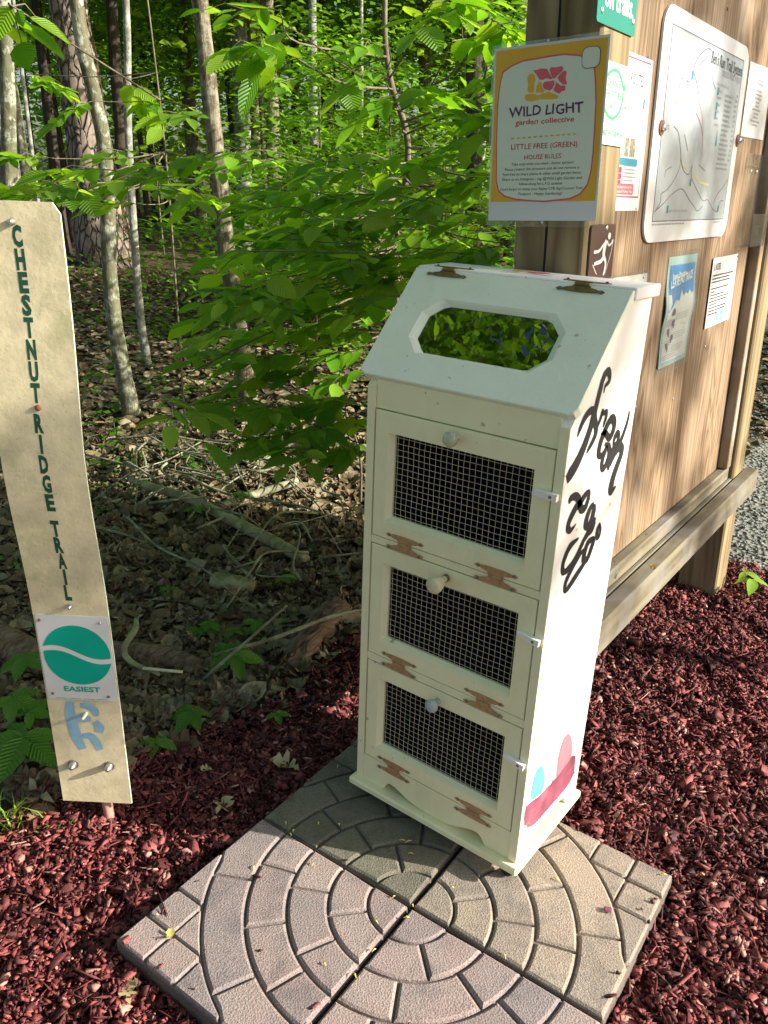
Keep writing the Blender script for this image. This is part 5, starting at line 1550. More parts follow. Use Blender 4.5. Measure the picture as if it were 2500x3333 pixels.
    ((-0.86, 1.00, 0.68), (-0.94, 0.86, 0.60), 8, 0.120, 2),
    ((-0.92, 0.77, 0.57), (-0.98, 0.60, 0.54), 8, 0.120, 2),
    ((-0.83, 0.86, 0.59), (-0.81, 0.62, 0.58), 7, 0.120, 2),
    ((-0.76, 0.93, 0.62), (-0.89, 0.93, 0.53), 7, 0.120, 2),
    ((-1.14, 0.90, 0.68), (-1.39, 0.84, 0.61), 8, 0.120, 2),
    ((-1.25, 0.90, 0.61), (-1.24, 0.64, 0.60), 7, 0.120, 2),
    ((-0.79, 0.74, 0.55), (-0.72, 0.51, 0.56), 5, 0.120, 2),
    ((-0.68, 0.84, 0.56), (-0.73, 0.77, 0.52), 5, 0.120, 2),
]
# ---------------------------------------------------------------- trees
UP = np.array([-.049, -.001, .999])       # the plumb line here (the pavers slope a little)

def trunk_mesh(mb, pts, rads, n=14, flare=True, rough=.10):
    P = catmull(pts, 5)
    rr = np.interp(np.linspace(0, len(pts) - 1, len(P)), range(len(pts)), rads)
    if flare:
        z0 = P[0][2]
        rr = [r * (1 + .45 * math.exp(-(p[2] - z0) / (3.5 * rads[0]))) for r, p in zip(rr, P)]
    mb.tube(P, rr, n, jit=rough)

def tall_tree(name, label, pts, r, mat, top=9.5, group='trees in the woods', crown=None, limbs=4, n=14, seed=0):
    """pts: measured points up the trunk; carried on to the given height"""
    r_ = random.Random(seed)
    pts = [np.array(p, float) for p in pts]
    pts[0][2] = float(zg(pts[0][0], pts[0][1])) - .08
    base = pts[0].copy()
    d = pts[-1] - pts[-2]; d = d / np.linalg.norm(d); d = d * .5 + UP * .5
    last = pts[-1]; k = 0
    while last[2] < top:
        last = last + d * 1.6 + np.array([r_.uniform(-.08, .08), r_.uniform(-.08, .08), 0]); pts.append(last); d = d * .8 + UP * .2
    H = pts[-1][2]
    rads = [max(r * (1.06 - .85 * (p[2] - base[2]) / (H - base[2])), .008) for p in pts]
    t = thing(name, label, 'tree', group, loc=tuple(base))
    L = [p - base for p in pts]
    mb = MB(); trunk_mesh(mb, L, rads, n); 
    tr = mb.build('trunk', mat, t, smooth=True, fix=False)
    tips = []
    for i in range(limbs):
        f = r_.uniform(.5, .92); h = f * (H - base[2])
        j = min(range(len(L)), key=lambda q: abs(L[q][2] - h)); p = L[j]
        a = r_.uniform(0, 6.28); ln = r_.uniform(1.0, 2.2)
        q1 = p + np.array([math.cos(a), math.sin(a), .45]) * ln * .5; q2 = p + np.array([math.cos(a), math.sin(a), .9]) * ln
        mb = MB(); mb.tube(catmull([p, q1, q2], 4), np.linspace(rads[j] * .5, .008, 9), 7); mb.build('limb', mat, tr, smooth=True, fix=False)
        tips.append(q2)
    if crown is not None:
        c = link('crown', crown, None, t); c.location = tuple(L[-1] * np.array([1, 1, 0]) + np.array([0, 0, top * .62]))
        c.rotation_euler.z = r_.uniform(0, 6.28); s = top / 9.5; c.scale = (s, s, s)
    return t

LT = np.array([[0, 0, 0], [.30, .42, .06], [0, 1, -.06], [-.30, .42, .06], [0, .45, 0.0]])      # small leaf, folded on the midrib
LF = np.array([[0, 1, 4, 4], [1, 2, 4, 4], [2, 3, 4, 4], [3, 0, 4, 4]])
LF3 = np.array([[0, 1, 4], [1, 2, 4], [2, 3, 4], [3, 0, 4]])
LQ = np.array([[0, 0, 0], [.32, .5, .05], [0, 1, -.05], [-.32, .5, .05]]); LQF = np.array([[0, 1, 2, 3]])

def leaf_cols(n, lo, hi, r):
    t = r.random((n, 1)); lo = np.array(lo); hi = np.array(hi)
    return np.clip((lo + (hi - lo) * t) * r.uniform(.8, 1.2, (n, 1)), .002, 1)

def crown_mesh(name, seed, nclump, per, rad, clump_r, size, lo, hi, low=False, simple=False, flat=.5):
    """leaf clumps spread through the crown's volume"""
    r = np.random.default_rng(seed)
    c = r.normal(0, 1, (nclump * 3, 3)); c /= np.linalg.norm(c, axis=1, keepdims=True)
    c *= (r.random((len(c), 1)) ** .45); c = c[:nclump] * np.array(rad)
    n = nclump * per
    P = np.repeat(c, per, 0) + r.normal(0, 1, (n, 3)) * np.array(clump_r)
    a = r.uniform(0, 2 * np.pi, n)
    d = np.stack([np.cos(a), np.sin(a), r.normal(-.15, .3, n)], 1)
    nr = np.stack([r.normal(0, flat, n), r.normal(0, flat, n), np.ones(n)], 1)
    s = size * r.uniform(.6, 1.25, n)
    tint = np.repeat(r.uniform(.75, 1.25, (nclump, 1)), per, 0)
    C = leaf_cols(n, lo, hi, r) * tint
    TV, TF = (LQ, LQF) if simple else (LT, LF3)
    return scatter(name, TV, TF, P, frames(d, nr), s, [M['leaf_mass']], C)

GLO, GHI = (.05, .15, .012), (.17, .34, .03)
CRL = [crown_mesh('crown', 45 + i, 18, 22, (1.9, 1.9, 2.0), (.30, .30, .16), .12, GLO, GHI, simple=True) for i in range(2)]
CRW = [crown_mesh('crown', 40 + i, 120, 30, (2.3, 2.3, 2.6), (.32, .32, .18), .135, GLO, GHI, simple=True) for i in range(3)]

BL, BF, BP, BD, BPI = M['bark_lich'], M['bark_furrow'], M['bark_pale'], M['bark_dark'], M['bark_pine']
tall_tree('pine_tree', 'thick pine with reddish plated bark behind the lichen covered trunk', [(-11.55, 7.36, -.06), (-11.65, 7.28, 1.9), (-11.74, 7.21, 3.82)], .345, BPI, 13, crown=CRW[0], n=20, seed=1)
tall_tree('slim_tree', 'leaning slim tree with pale lichen blotched bark right of the trail sign', [(-3.37, 1.83, -.06), (-3.43, 1.79, .66), (-3.40, 1.81, 1.45), (-3.43, 1.79, 1.81), (-3.47, 1.76, 2.25)], .046, BL, 8, crown=CRL[1], seed=2)
tall_tree('slim_tree', 'thin pale trunk close behind the lichen blotched tree', [(-4.63, 2.91, -.06), (-4.66, 2.89, .44), (-4.65, 2.90, 1.63), (-4.60, 2.93, 2.54)], .031, BP, 8, crown=CRL[1], seed=3)
tall_tree('oak_tree', 'crooked furrowed trunk in the middle of the woods with a broken branch stub', [(-2.97, 2.49, -.06), (-3.03, 2.44, .61), (-3.07, 2.41, .99), (-3.09, 2.40, 1.28), (-3.12, 2.37, 1.85), (-3.15, 2.35, 2.32)], .056, BF, 8.5, crown=CRL[0], seed=4)
tall_tree('dark_tree', 'dark trunk just right of the thick pine', [(-12.07, 8.12, -.06), (-12.01, 8.17, 2.12), (-12.01, 8.17, 3.0), (-12.0, 8.18, 4.0)], .117, BD, 11, crown=CRW[1], seed=5)
tall_tree('pale_tree', 'straight pale grey trunk right of the middle of the woods', [(-8.24, 8.99, -.06), (-8.25, 8.98, 1.09), (-8.28, 8.95, 3.83)], .076, BP, 10, crown=CRW[2], seed=6)
tall_tree('slim_tree', 'very thin straight trunk left of the poster post', [(-5.55, 6.84, -.06), (-5.57, 6.82, 1.28), (-5.61, 6.80, 3.26)], .034, BL, 8, crown=CRL[0], seed=7)
tall_tree('slim_tree', 'pale lichen trunk at the far left edge of the photo', [(-6.34, 2.67, -.06), (-6.16, 2.81, 1.7), (-6.09, 2.86, 2.65)], .069, BL, 9, crown=CRL[0], seed=8)
tall_tree('dark_tree', 'dark trunk just left of the poster beside the kiosk', [(-3.93, 6.95, -.06), (-4.08, 6.83, 2.31), (-4.11, 6.80, 3.13)], .10, BD, 10, crown=CRW[2], seed=9)
far = [((-15.46, 15.72), .15, 'BD'), ((-13.32, 15.19), .155, 'BD'), ((-11.59, 11.01), .098, 'BF'), ((-11.0, 10.68), .055, 'BF'), ((-8.86, 4.32), .067, 'BL'), ((-9.56, 4.95), .064, 'BL'), ((-10.48, 5.58), .032, 'BP'), ((-13.36, 7.69), .107, 'BD'), ((-15.14, 11.01), .067, 'BD')]
r_ = random.Random(12)
def pol(a, d): return (CAM[0] + d * math.sin(a), CAM[1] + d * math.cos(a))
for k in range(64):
    a = R(r_.uniform(-62, -14)); d = r_.uniform(15, 40)
    far.append((pol(a, d), r_.choice([.06, .08, .10, .13, .17, .22]) * r_.uniform(.8, 1.15), r_.choice(['BD', 'BD', 'BD', 'BF', 'BL', 'BP'])))
for k, ((x, y), r, b) in enumerate(far):
    z = float(zg(x, y))
    ln = np.array([r_.uniform(-.03, .03), r_.uniform(-.03, .03), 0])
    lab = {'BD': 'dark trunk among the many standing deeper in the woods', 'BF': 'brown furrowed trunk among the many standing deeper in the woods', 'BL': 'lichen spotted trunk among the many standing deeper in the woods', 'BP': 'pale grey trunk among the many standing deeper in the woods'}[b]
    tall_tree('forest_tree', lab, [(x, y, z), np.array([x, y, z + 2.0]) + (UP + ln - np.array([0, 0, 1])) * 2, np.array([x, y, z + 4.0]) + (UP + ln - np.array([0, 0, 1])) * 4], r, {'BD': BD, 'BF': BF, 'BL': BL, 'BP': BP}[b], r_.uniform(10, 14), crown=CRW[k % 3], limbs=2, n=10, seed=20 + k)

# trees outside the frame: they dapple the sun and darken the glass
for k, (x, y, top, r) in enumerate(((9.6, 12.4, 9.5, .16), (13.0, 15.6, 12, .2), (6.0, 14.2, 10.5, .15))):
    z = float(zg(x, y))
    tall_tree('roadside_tree', 'leafy tree beyond the gravel path, outside the photo', [(x, y, z), (x - .1, y, z + 2.2), (x - .2, y, z + 4.5)], r, BF, top, 'trees beyond the gravel path', CRW[k % 3], 4, 12, 90 + k)
def dapple_crown():
    r = np.random.default_rng(77)
    c = np.concatenate([r.normal(0, 1, (44, 3)) * np.array([.6, .42, .48]), np.stack([r.normal(0, .4, 14), r.uniform(-1.45, -.85, 14), r.uniform(-.65, .05, 14)], 1)])
    per = 20; n = len(c) * per
    P = np.repeat(c, per, 0) + r.normal(0, 1, (n, 3)) * np.array([.11, .11, .06])
    an = r.uniform(0, 6.28, n); d = np.stack([np.cos(an), np.sin(an), r.normal(-.2, .3, n)], 1); nr = np.stack([r.normal(0, .5, n), r.normal(0, .5, n), np.ones(n)], 1)
    return scatter('crown', LT, LF3, P, frames(d, nr), .15 * r.uniform(.6, 1.2, n), [M['leaf_mass']], leaf_cols(n, GLO, GHI, r))
t = tall_tree('roadside_tree', 'slender tree beyond the gravel path whose leaves dapple the kiosk, outside the photo', [(9.15, 5.5, 0), (9.2, 5.5, 2), (9.2, 5.45, 4)], .09, BP, 7.2, 'trees beyond the gravel path', None, 5, 10, 97)
o = link('crown', dapple_crown(), None, t); o.location = (9.15 - t.location[0], 5.20 - t.location[1], 5.72 - t.location[2])
CRD = crown_mesh('crown', 49, 300, 34, (2.9, 2.9, 2.0), (.30, .30, .16), .13, GLO, GHI, simple=False)
for k, (x, y, top, r) in enumerate(((-2.7, -2.1, 6.6, .10), (-3.9, -.6, 8.0, .12), (-2.2, -4.4, 7.5, .12), (-1.2, -6.6, 8.0, .12))):
    z = float(zg(x, y))
    tall_tree('edge_tree', 'tree at the edge of the woods behind the trail sign, outside the photo', [(x, y, z), (x + .1, y, z + 1.5), (x + .3, y, z + 3.2)], r, BL, top, 'trees at the wood edge', CRD, 3, 12, 120 + k)

# broken branch stub on the crooked trunk
# ---------------------------------------------------------------- understory saplings further in
US = [crown_mesh('crown', 60 + i, 46, 17, (.95, .95, .75), (.20, .20, .045), .098, (.06, .18, .012), (.20, .40, .03), flat=.32) for i in range(4)]
def sapling(x, y, h, s, k, seed):
    r_ = random.Random(seed); z = float(zg(x, y)) - .04
    t = thing('young_tree', 'young leafy understory tree standing between the trunks', 'tree', 'young trees in the understory', loc=(x, y, z))
    lean = np.array([r_.uniform(-.1, .1), r_.uniform(-.1, .1), 0])
    mb = MB(); mb.tube(catmull([(0, 0, 0), tuple(lean * .5 + UP * h * .5), tuple(lean + UP * h)], 4), np.linspace(.018, .006, 9), 7); mb.build('trunk', M['twig'], t, smooth=True, fix=False)
    c = link('crown', US[k % 4], None, t); c.location = tuple(lean + UP * h); c.scale = (s, s, s * .9); c.rotation_euler.z = r_.uniform(0, 6.28)
r2 = random.Random(31)
for k in range(24):
    a = R(-15 - 47 * r2.random() ** 1.35); d = r2.uniform(6.5, 17)
    if -64 < math.degrees(a) < -47 and d < 15: continue
    x, y = pol(a, d)
    sapling(x, y, r2.uniform(1.0, 1.6) + d * .16 * r2.random(), r2.uniform(.75, 1.35), k, 300 + k)
for k, (a, d, h) in enumerate(((-20, 4.8, 1.5), (-23, 5.4, 2.1), (-17, 5.6, 2.3), (-26, 6.2, 1.4), (-29, 5.2, 1.1), (-21, 6.8, 2.6), (-18, 7.6, 1.6), (-10, 6.5, 2.4), (-24.5, 8, 2.9))):
    x, y = pol(R(a), d); sapling(x, y, h, r2.uniform(.7, 1.0), k, 400 + k)

for k in range(16):
    a_ = r2.uniform(-61, -33)
    if a_ < -49: continue
    x, y = pol(R(a_), r2.uniform(7.5, 12.5)); sapling(x, y, r2.uniform(.7, 1.25), r2.uniform(.75, 1.1), k, 500 + k)

# leaves of the deeper woods, one green mass
def far_woods(name, label, seed, nc, per, d0, d1, hk, thr, size):
    r = np.random.default_rng(seed)
    a = np.radians(r.uniform(-68, -8, nc)); d = r.uniform(d0, d1, nc)
    h = r.uniform(0, 1, nc) ** .8 * (1.5 + d * hk)
    dens = np.sin(a * 37 + d * .21) + np.sin(d * .55 + h * 1.3) + r.normal(0, .6, nc)
    k = dens > thr
    a, d, h = a[k], d[k], h[k]; nc = len(a)
    c = np.stack([CAM[0] + d * np.sin(a), CAM[1] + d * np.cos(a), h], 1)
    n = nc * per
    P = np.repeat(c, per, 0) + r.normal(0, 1, (n, 3)) * np.array([.75, .75, .28])
    P[:, 2] = np.abs(P[:, 2]) + .05
    an = r.uniform(0, 2 * np.pi, n)
    dd = np.stack([np.cos(an), np.sin(an), r.normal(-.1, .35, n)], 1); nr = np.stack([r.normal(0, .6, n), r.normal(0, .6, n), np.ones(n)], 1)
    C = leaf_cols(n, (.10, .25, .018), (.32, .52, .05), r)
    me = scatter(name, LQ, LQF, P, frames(dd, nr), r.uniform(*size, n), [M['leaf_mass']], C)
    tag(link(name, me), label, 'foliage', kind='stuff')
far_woods('far_foliage', 'sunlit green foliage filling the deeper woods', 8, 3400, 15, 17, 44, .33, -.1, (.14, .30))
far_woods('far_undergrowth', 'low leafy undergrowth closing off the far end of the woods', 9, 2600, 14, 34, 52, .16, -9, (.22, .45))

# ---------------------------------------------------------------- near saplings, leaf by leaf
def leaf_data(name, rows, width, fold, droop, tip=1.0, serr=0.0, twist=0.0):
    V = []; F = []
    for i in range(rows + 1):
        y = i / rows
        w = width / 2 * (math.sin(math.pi * min(1, y ** .82)) ** .85) if 0 < y < 1 else 0
        if serr and 0 < i < rows: w *= 1 + (serr if i % 2 else -serr)
        z = -droop * y * y
        V += [(-w, y - (.02 if serr else 0), z + w * fold + twist * y * w), (0, y, z), (w, y - (.02 if serr else 0), z + w * fold - twist * y * w)]
    for i in range(rows):
        F += [(i * 3, i * 3 + 1, i * 3 + 4, i * 3 + 3), (i * 3 + 1, i * 3 + 2, i * 3 + 5, i * 3 + 4)]
    return V, F
def leaf_mesh(name, mat, *a, **k):
    V, F = leaf_data(name, *a, **k)
    me = bpy.data.meshes.new(name); me.from_pydata(V, [], F); me.materials.append(M[mat])
    me.polygons.foreach_set('use_smooth', [True] * len(me.polygons)); me.update(); return me
BEECH = [leaf_mesh('leaf', 'leaf_beech', 9, .50, .28, .10, serr=.05), leaf_mesh('leaf', 'leaf_beech', 9, .58, .15, .22, serr=.05), leaf_mesh('leaf', 'leaf_beech', 9, .46, .40, .05, serr=.05, twist=.4), leaf_mesh('leaf', 'leaf_beech', 9, .54, .22, -.08, serr=.05)]
BV, BFa = leaf_data('x', 5, .52, .25, .12); BV = np.array(BV); BFa = np.array(BFa)

def spray_leaves(p0, p1, n, size, r):
    """a flat, slightly drooping beech spray: twig lines and leaf frames"""
    p0 = np.array(p0); p1 = np.array(p1)
    ax = p1 - p0; L = np.linalg.norm(ax); ax = ax / L
    side = np.cross(ax, [0, 0, 1.0]); side /= np.linalg.norm(side) + 1e-9
    sag = -.10 * L
    def at(t): return p0 + (p1 - p0) * t + np.array([0, 0, 1]) * (4 * (-sag) * t * (1 - t) * .6 + sag * t * t * .5)
    tw = [[at(t) for t in np.linspace(0, 1, 7)]]
    lv = []
    def put(p, d, s):
        nrm = np.array([r.normal(0, .28), r.normal(0, .28), 1.0])
        lv.append((p, d, nrm, s))
    for i in range(n):
        t = .18 + .82 * i / max(1, n - 1); sg_ = 1 if i % 2 else -1
        d = ax * r.uniform(.35, .8) + side * sg_ * r.uniform(.6, 1.0) + np.array([0, 0, r.normal(-.18, .16)])
        if i == n - 1: d = ax + np.array([0, 0, -.25])
        put(at(t), d, size * r.uniform(.6, 1.25))
    for j in range(2):
        t0 = r.uniform(.15, .65); sg_ = 1 if j % 2 else -1; q0 = at(t0); l2 = L * r.uniform(.35, .55)
        d2 = ax * .75 + side * sg_ * .7; d2 /= np.linalg.norm(d2); s2 = np.cross(d2, [0, 0, 1.0])
        q1 = q0 + d2 * l2 + np.array([0, 0, -.05 * l2]); tw.append([q0, (q0 + q1) / 2 + np.array([0, 0, .02]), q1])
        m = max(3, n // 2)
        for i in range(m):
            t = .25 + .75 * i / (m - 1); k = 1 if i % 2 else -1
            d = d2 * r.uniform(.4, .8) + s2 * k * r.uniform(.6, 1.0) + np.array([0, 0, r.normal(-.18, .16)])
            if i == m - 1: d = d2 + np.array([0, 0, -.2])
            put(q0 + (q1 - q0) * t, d, size * r.uniform(.5, 1.1))
    return tw, lv

def near_sapling(name, label, stem, rads, gi, seed, cap=300):
    r = np.random.default_rng(seed)
    base = np.array(stem[0], float); base[2] = float(zg(base[0], base[1])) - .03
    stem = [base] + [np.array(q, float) for q in stem[1:]]
    t = thing(name, label, 'tree', loc=tuple(base))
    SP = catmull(stem, 6)
    mb = MB(); mb.tube([p - base for p in SP], np.interp(np.linspace(0, len(stem) - 1, len(SP)), range(len(stem)), rads), 10, jit=.08); trk = mb.build('trunk', M['twig'], t, smooth=True, fix=False)
    leaves = []; br = MB(); tb = MB()
    for (p0, p1, n, size, g) in SPRAYS:
        if g != gi: continue
        tw, lv = spray_leaves(p0, p1, n, size, r)
        leaves += lv
        for q in tw: tb.tube([x - base for x in q], np.linspace(.0022, .0008, len(q)), 5, cap=False)
        p0 = np.array(p0)
        # limb from the stem out to the spray
        c = min(SP, key=lambda q: np.linalg.norm((q - p0) * np.array([1, 1, .8])) + (2 if q[2] > p0[2] + .1 else 0))
        ln = np.linalg.norm(p0 - c)
        if ln > .04:
            m_ = (c + p0) / 2 + np.array([r.normal(0, .05) * ln, r.normal(0, .05) * ln, -.02 * ln])
            w = catmull([c - base, m_ - base, p0 - base], 5); br.tube(w, np.linspace(min(.0025 + .0022 * ln, .006), .0016, len(w)), 6, cap=False)
    br.build('branches', M['twig'], t, smooth=True, fix=False)['kind'] = 'stuff'
    tb.build('twigs', M['twig'], t, smooth=True, fix=False)['kind'] = 'stuff'
    P = np.array([l[0] for l in leaves]); Dd = np.array([l[1] for l in leaves]); N = np.array([l[2] for l in leaves]); S = np.array([l[3] for l in leaves])
    RT = frames(Dd, N)
    vis = in_view(P, 0.0)
    score = S / np.maximum(cam_depth(P), .3) * np.where(vis, 1, .01)
    order = np.argsort(-score)
    for i in order[:cap]:
        if score[i] < .002: continue
        o = bpy.data.objects.new('leaf', BEECH[int(r.integers(4))]); col.objects.link(o); o.parent = t
        m4 = Matrix.Identity(4)
        for a in range(3):
            for b in range(3): m4[a][b] = RT[i][a][b] * S[i]
            m4[a][3] = P[i][a] - base[a]
        o.matrix_local = m4
    rest = order[cap:]
    if len(rest):
        C = leaf_cols(len(rest), (.10, .28, .018), (.27, .48, .036), r)
        me = scatter('foliage', BV, BFa, P[rest] - base, RT[rest], S[rest], [M['leaf_mass']], C, smooth=True)
        o = link('foliage', me, None, t); o['kind'] = 'stuff'
    return t
near_sapling('beech_sapling', 'leafy beech sapling with layered sprays right behind the cabinet', [(-1.58, 2.28, -.06), (-1.60, 2.26, .79), (-1.61, 2.25, 1.10), (-1.58, 2.27, 1.56), (-1.66, 2.21, 1.86), (-1.69, 2.19, 2.18), (-1.66, 2.18, 3.0)], [.021, .018, .017, .016, .014, .012, .008], 0, 71)
near_sapling('beech_sapling', 'sparse beech sapling with drooping sprays above the trail sign', [(-2.75, 1.75, -.06), (-2.7, 1.70, .8), (-2.62, 1.62, 1.5), (-2.6, 1.55, 2.2)], [.007, .006, .005, .004], 1, 72)
near_sapling('beech_seedling', 'low leafy beech seedling on the leaf litter left of the cabinet', [(-1.30, 1.62, -.06), (-1.28, 1.58, .2), (-1.30, 1.5, .42)], [.007, .006, .004], 2, 73)
SPRAYS += [((-1.3, -.6, 2.2), (-.5, -.25, 2.35), 9, .12, 3), ((-1.0, -.3, 2.45), (-.3, -.1, 2.40), 9, .12, 3), ((-1.1, -.7, 2.3), (-.55, -.75, 2.4), 8, .12, 3), ((-1.2, -.2, 2.2), (-.7, .2, 2.3), 8, .12, 3), ((-.9, -.5, 2.6), (-.2, -.4, 2.6), 9, .12, 3), ((-1.2, -.9, 2.5), (-.6, -1.0, 2.5), 8, .12, 3)]
near_sapling('beech_sapling', 'beech sapling whose branches hang over the cabinet, outside the photo', [(-2.0, -.95, -.06), (-1.95, -.9, 1.0), (-1.85, -.85, 1.8), (-1.6, -.75, 2.3), (-1.4, -.65, 2.6)], [.02, .017, .014, .011, .007], 3, 74)
# ---------------------------------------------------------------- the forest floor
OAK = np.array([(0, 0), (.10, .12), (.05, .22), (.26, .26), (.30, .36), (.12, .42), (.33, .52), (.34, .62), (.14, .66), (.22, .82), (.10, .86), (0, 1.0)])
def litter_template(r):
    """curled dead leaf: lobed outline folded on the midrib"""
    half = OAK * np.array([1.0, 1.0])
    V = []
    n = len(half)
    curl = r.uniform(-.9, 1.1); fold = r.uniform(-.2, .9); tw = r.uniform(-.5, .5)
    def z(x, y): return fold * abs(x) + curl * (y - .5) ** 2 * .8 + tw * x * (y - .5) + .12 * math.sin(9 * y + 5 * x)
    for x, y in half: V.append((x, y - .5, z(x, y)))
    for x, y in half: V.append((0, y - .5, z(0, y)))
    for x, y in half: V.append((-x * .95, y - .5, z(-x, y)))
    F = []
    for i in range(n - 1):
        F += [(i, i + 1, n + i + 1, n + i), (n + i, n + i + 1, 2 * n + i + 1, 2 * n + i)]
    return np.array(V), np.array(F)
def simple_template(r):
    V, F = leaf_data('l', 4, r.uniform(.45, .8), r.uniform(-.3, .9), r.uniform(-.5, .5), twist=r.uniform(-.8, .8))
    V = np.array(V); V[:, 1] -= .5; return V, np.array(F)

def litter():
    r = np.random.default_rng(3)
    N = 60000
    a = np.radians(r.uniform(-66, -6, N)); d = 1.4 + 13 * r.random(N) ** 1.9
    x = CAM[0] + d * np.sin(a); y = CAM[1] + d * np.cos(a)
    keep = (x < edge_x(y) - .02 + r.normal(0, .04, N)) & (y < 9 + x * 0)
    keep &= ~((x > -.1) & (y > 2.1))
    x, y, d = x[keep], y[keep], d[keep]
    P = np.stack([x, y, zg(x, y)], 1); k = in_view(P, .2); P, d = P[k], d[k]
    n = len(P)
    groups = r.integers(0, 10, n)
    groups[(d > 5) & (groups < 5)] += 5
    VV = []
    pal = np.array([(.30, .235, .13), (.23, .165, .085), (.36, .30, .19), (.17, .12, .065), (.27, .18, .095), (.33, .27, .15), (.20, .18, .10), (.40, .33, .22)])
    for g in range(10):
        idx = np.where(groups == g)[0]
        if not len(idx): continue
        TV, TF = litter_template(r) if g < 5 else simple_template(r)
        m = len(idx); an = r.uniform(0, 2 * np.pi, m)
        di = np.stack([np.cos(an), np.sin(an), r.normal(0, .22, m)], 1); nr = np.stack([r.normal(0, .35, m), r.normal(0, .35, m), np.ones(m)], 1)
        S = r.uniform(.045, .105, m) * (1.15 if g < 5 else 1)
        Q = P[idx].copy(); Q[:, 2] += r.uniform(-.004, .022, m)
        C = pal[r.integers(0, len(pal), m)] * r.uniform(.40, .95, (m, 1))
        me = scatter('leaf_litter', TV, TF, Q, frames(di, nr), S, [M['litter']], C, smooth=True)
        VV.append(me)
    # one object
    vo = 0; Vs = []; Fs = []; Cs = []
    for me in VV:
        nv = len(me.vertices); v = np.empty(nv * 3, np.float32); me.vertices.foreach_get('co', v); Vs.append(v.reshape(-1, 3))
        f = np.empty(len(me.loops), np.int32); me.loops.foreach_get('vertex_index', f); Fs.append(f.reshape(-1, 4) + vo); vo += nv
        c = np.empty(nv * 4, np.float32); me.color_attributes['Col'].data.foreach_get('color', c); Cs.append(c.reshape(-1, 4))
        bpy.data.meshes.remove(me)
    me = fast_mesh('leaf_litter', np.concatenate(Vs), np.concatenate(Fs), [M['litter']], np.concatenate(Cs), True)
    tag(link('leaf_litter', me), 'brown curled dead leaves covering the forest floor', 'leaf litter', kind='stuff')
litter()

# low green plants, far too many to count
def ground_cover():
    r = np.random.default_rng(17)
    N = 1500
    a = np.radians(r.uniform(-64, -16, N)); d = 2.3 + 14 * r.random(N) ** 1.3
    x = CAM[0] + d * np.sin(a); y = CAM[1] + d * np.cos(a)
    dens = np.sin(x * 2.1 + 1) * np.sin(y * 1.7) + r.normal(0, .5, N) + (d > 6) * .5
    k = (x < edge_x(y) - .15) & (dens > .25)
    x, y, d = x[k], y[k], d[k]; n0 = len(x); per = 7
    c = np.stack([x, y, zg(x, y) + r.uniform(.02, .09, n0) * np.clip(d / 5, .6, 2.2)], 1)
    n = n0 * per
    P = np.repeat(c, per, 0) + r.normal(0, 1, (n, 3)) * np.array([.03, .03, .012]) * np.repeat(np.clip(d / 4, 1, 3), per)[:, None]
    an = r.uniform(0, 2 * np.pi, n); di = np.stack([np.cos(an), np.sin(an), r.normal(.05, .3, n)], 1); nr = np.stack([r.normal(0, .3, n), r.normal(0, .3, n), np.ones(n)], 1)
    S = r.uniform(.025, .06, n) * np.repeat(np.clip(d / 4.5, .8, 2.0), per)
    me = scatter('ground_cover', LT, LF3, P, frames(di, nr), S, [M['leaf_mass']], leaf_cols(n, (.04, .13, .012), (.12, .27, .025), r))
    tag(link('ground_cover', me), 'small green seedlings and herbs dotted over the forest floor', 'ground cover', kind='stuff')
ground_cover()

# gravel pebbles on the strip seen past the far post
def pebbles():
    r = np.random.default_rng(5); N = 16000
    x = r.uniform(-1.0, 2.2, N); y = 2.22 + 4.2 * r.random(N) ** 1.5
    P = np.stack([x, y, zg(x, y) + .004 + r.uniform(-.003, .006, N)], 1); k = in_view(P, .12); P = P[k]; n = len(P)
    base = np.array([[-1, 0, 0], [1, 0, 0], [0, -1, 0], [0, 1, 0], [0, 0, -1], [0, 0, 1]], float) * .5
    T = base[None] * (1 + r.normal(0, .25, (n, 6, 3)))
    TF = np.array([(0, 2, 5), (2, 1, 5), (1, 3, 5), (3, 0, 5), (2, 0, 4), (1, 2, 4), (3, 1, 4), (0, 3, 4)])
    an = r.uniform(0, 6.28, n); rot = frames(np.stack([np.cos(an), np.sin(an), r.normal(0, .3, n)], 1), np.stack([r.normal(0, .4, n), r.normal(0, .4, n), np.ones(n)], 1))
    s = r.uniform(.010, .030, n); C = np.array([.21, .215, .19]) * r.uniform(.45, 1.35, (n, 1)) * (1 + r.normal(0, .05, (n, 3)))
    me = scatter('gravel', T, TF, P, rot, np.stack([s, s * r.uniform(.6, 1, n), s * .7], 1), [M['pebble']], C.clip(.02, .8))
    tag(link('gravel', me), 'loose grey gravel stones on the path past the kiosk', 'gravel', kind='stuff')
pebbles()

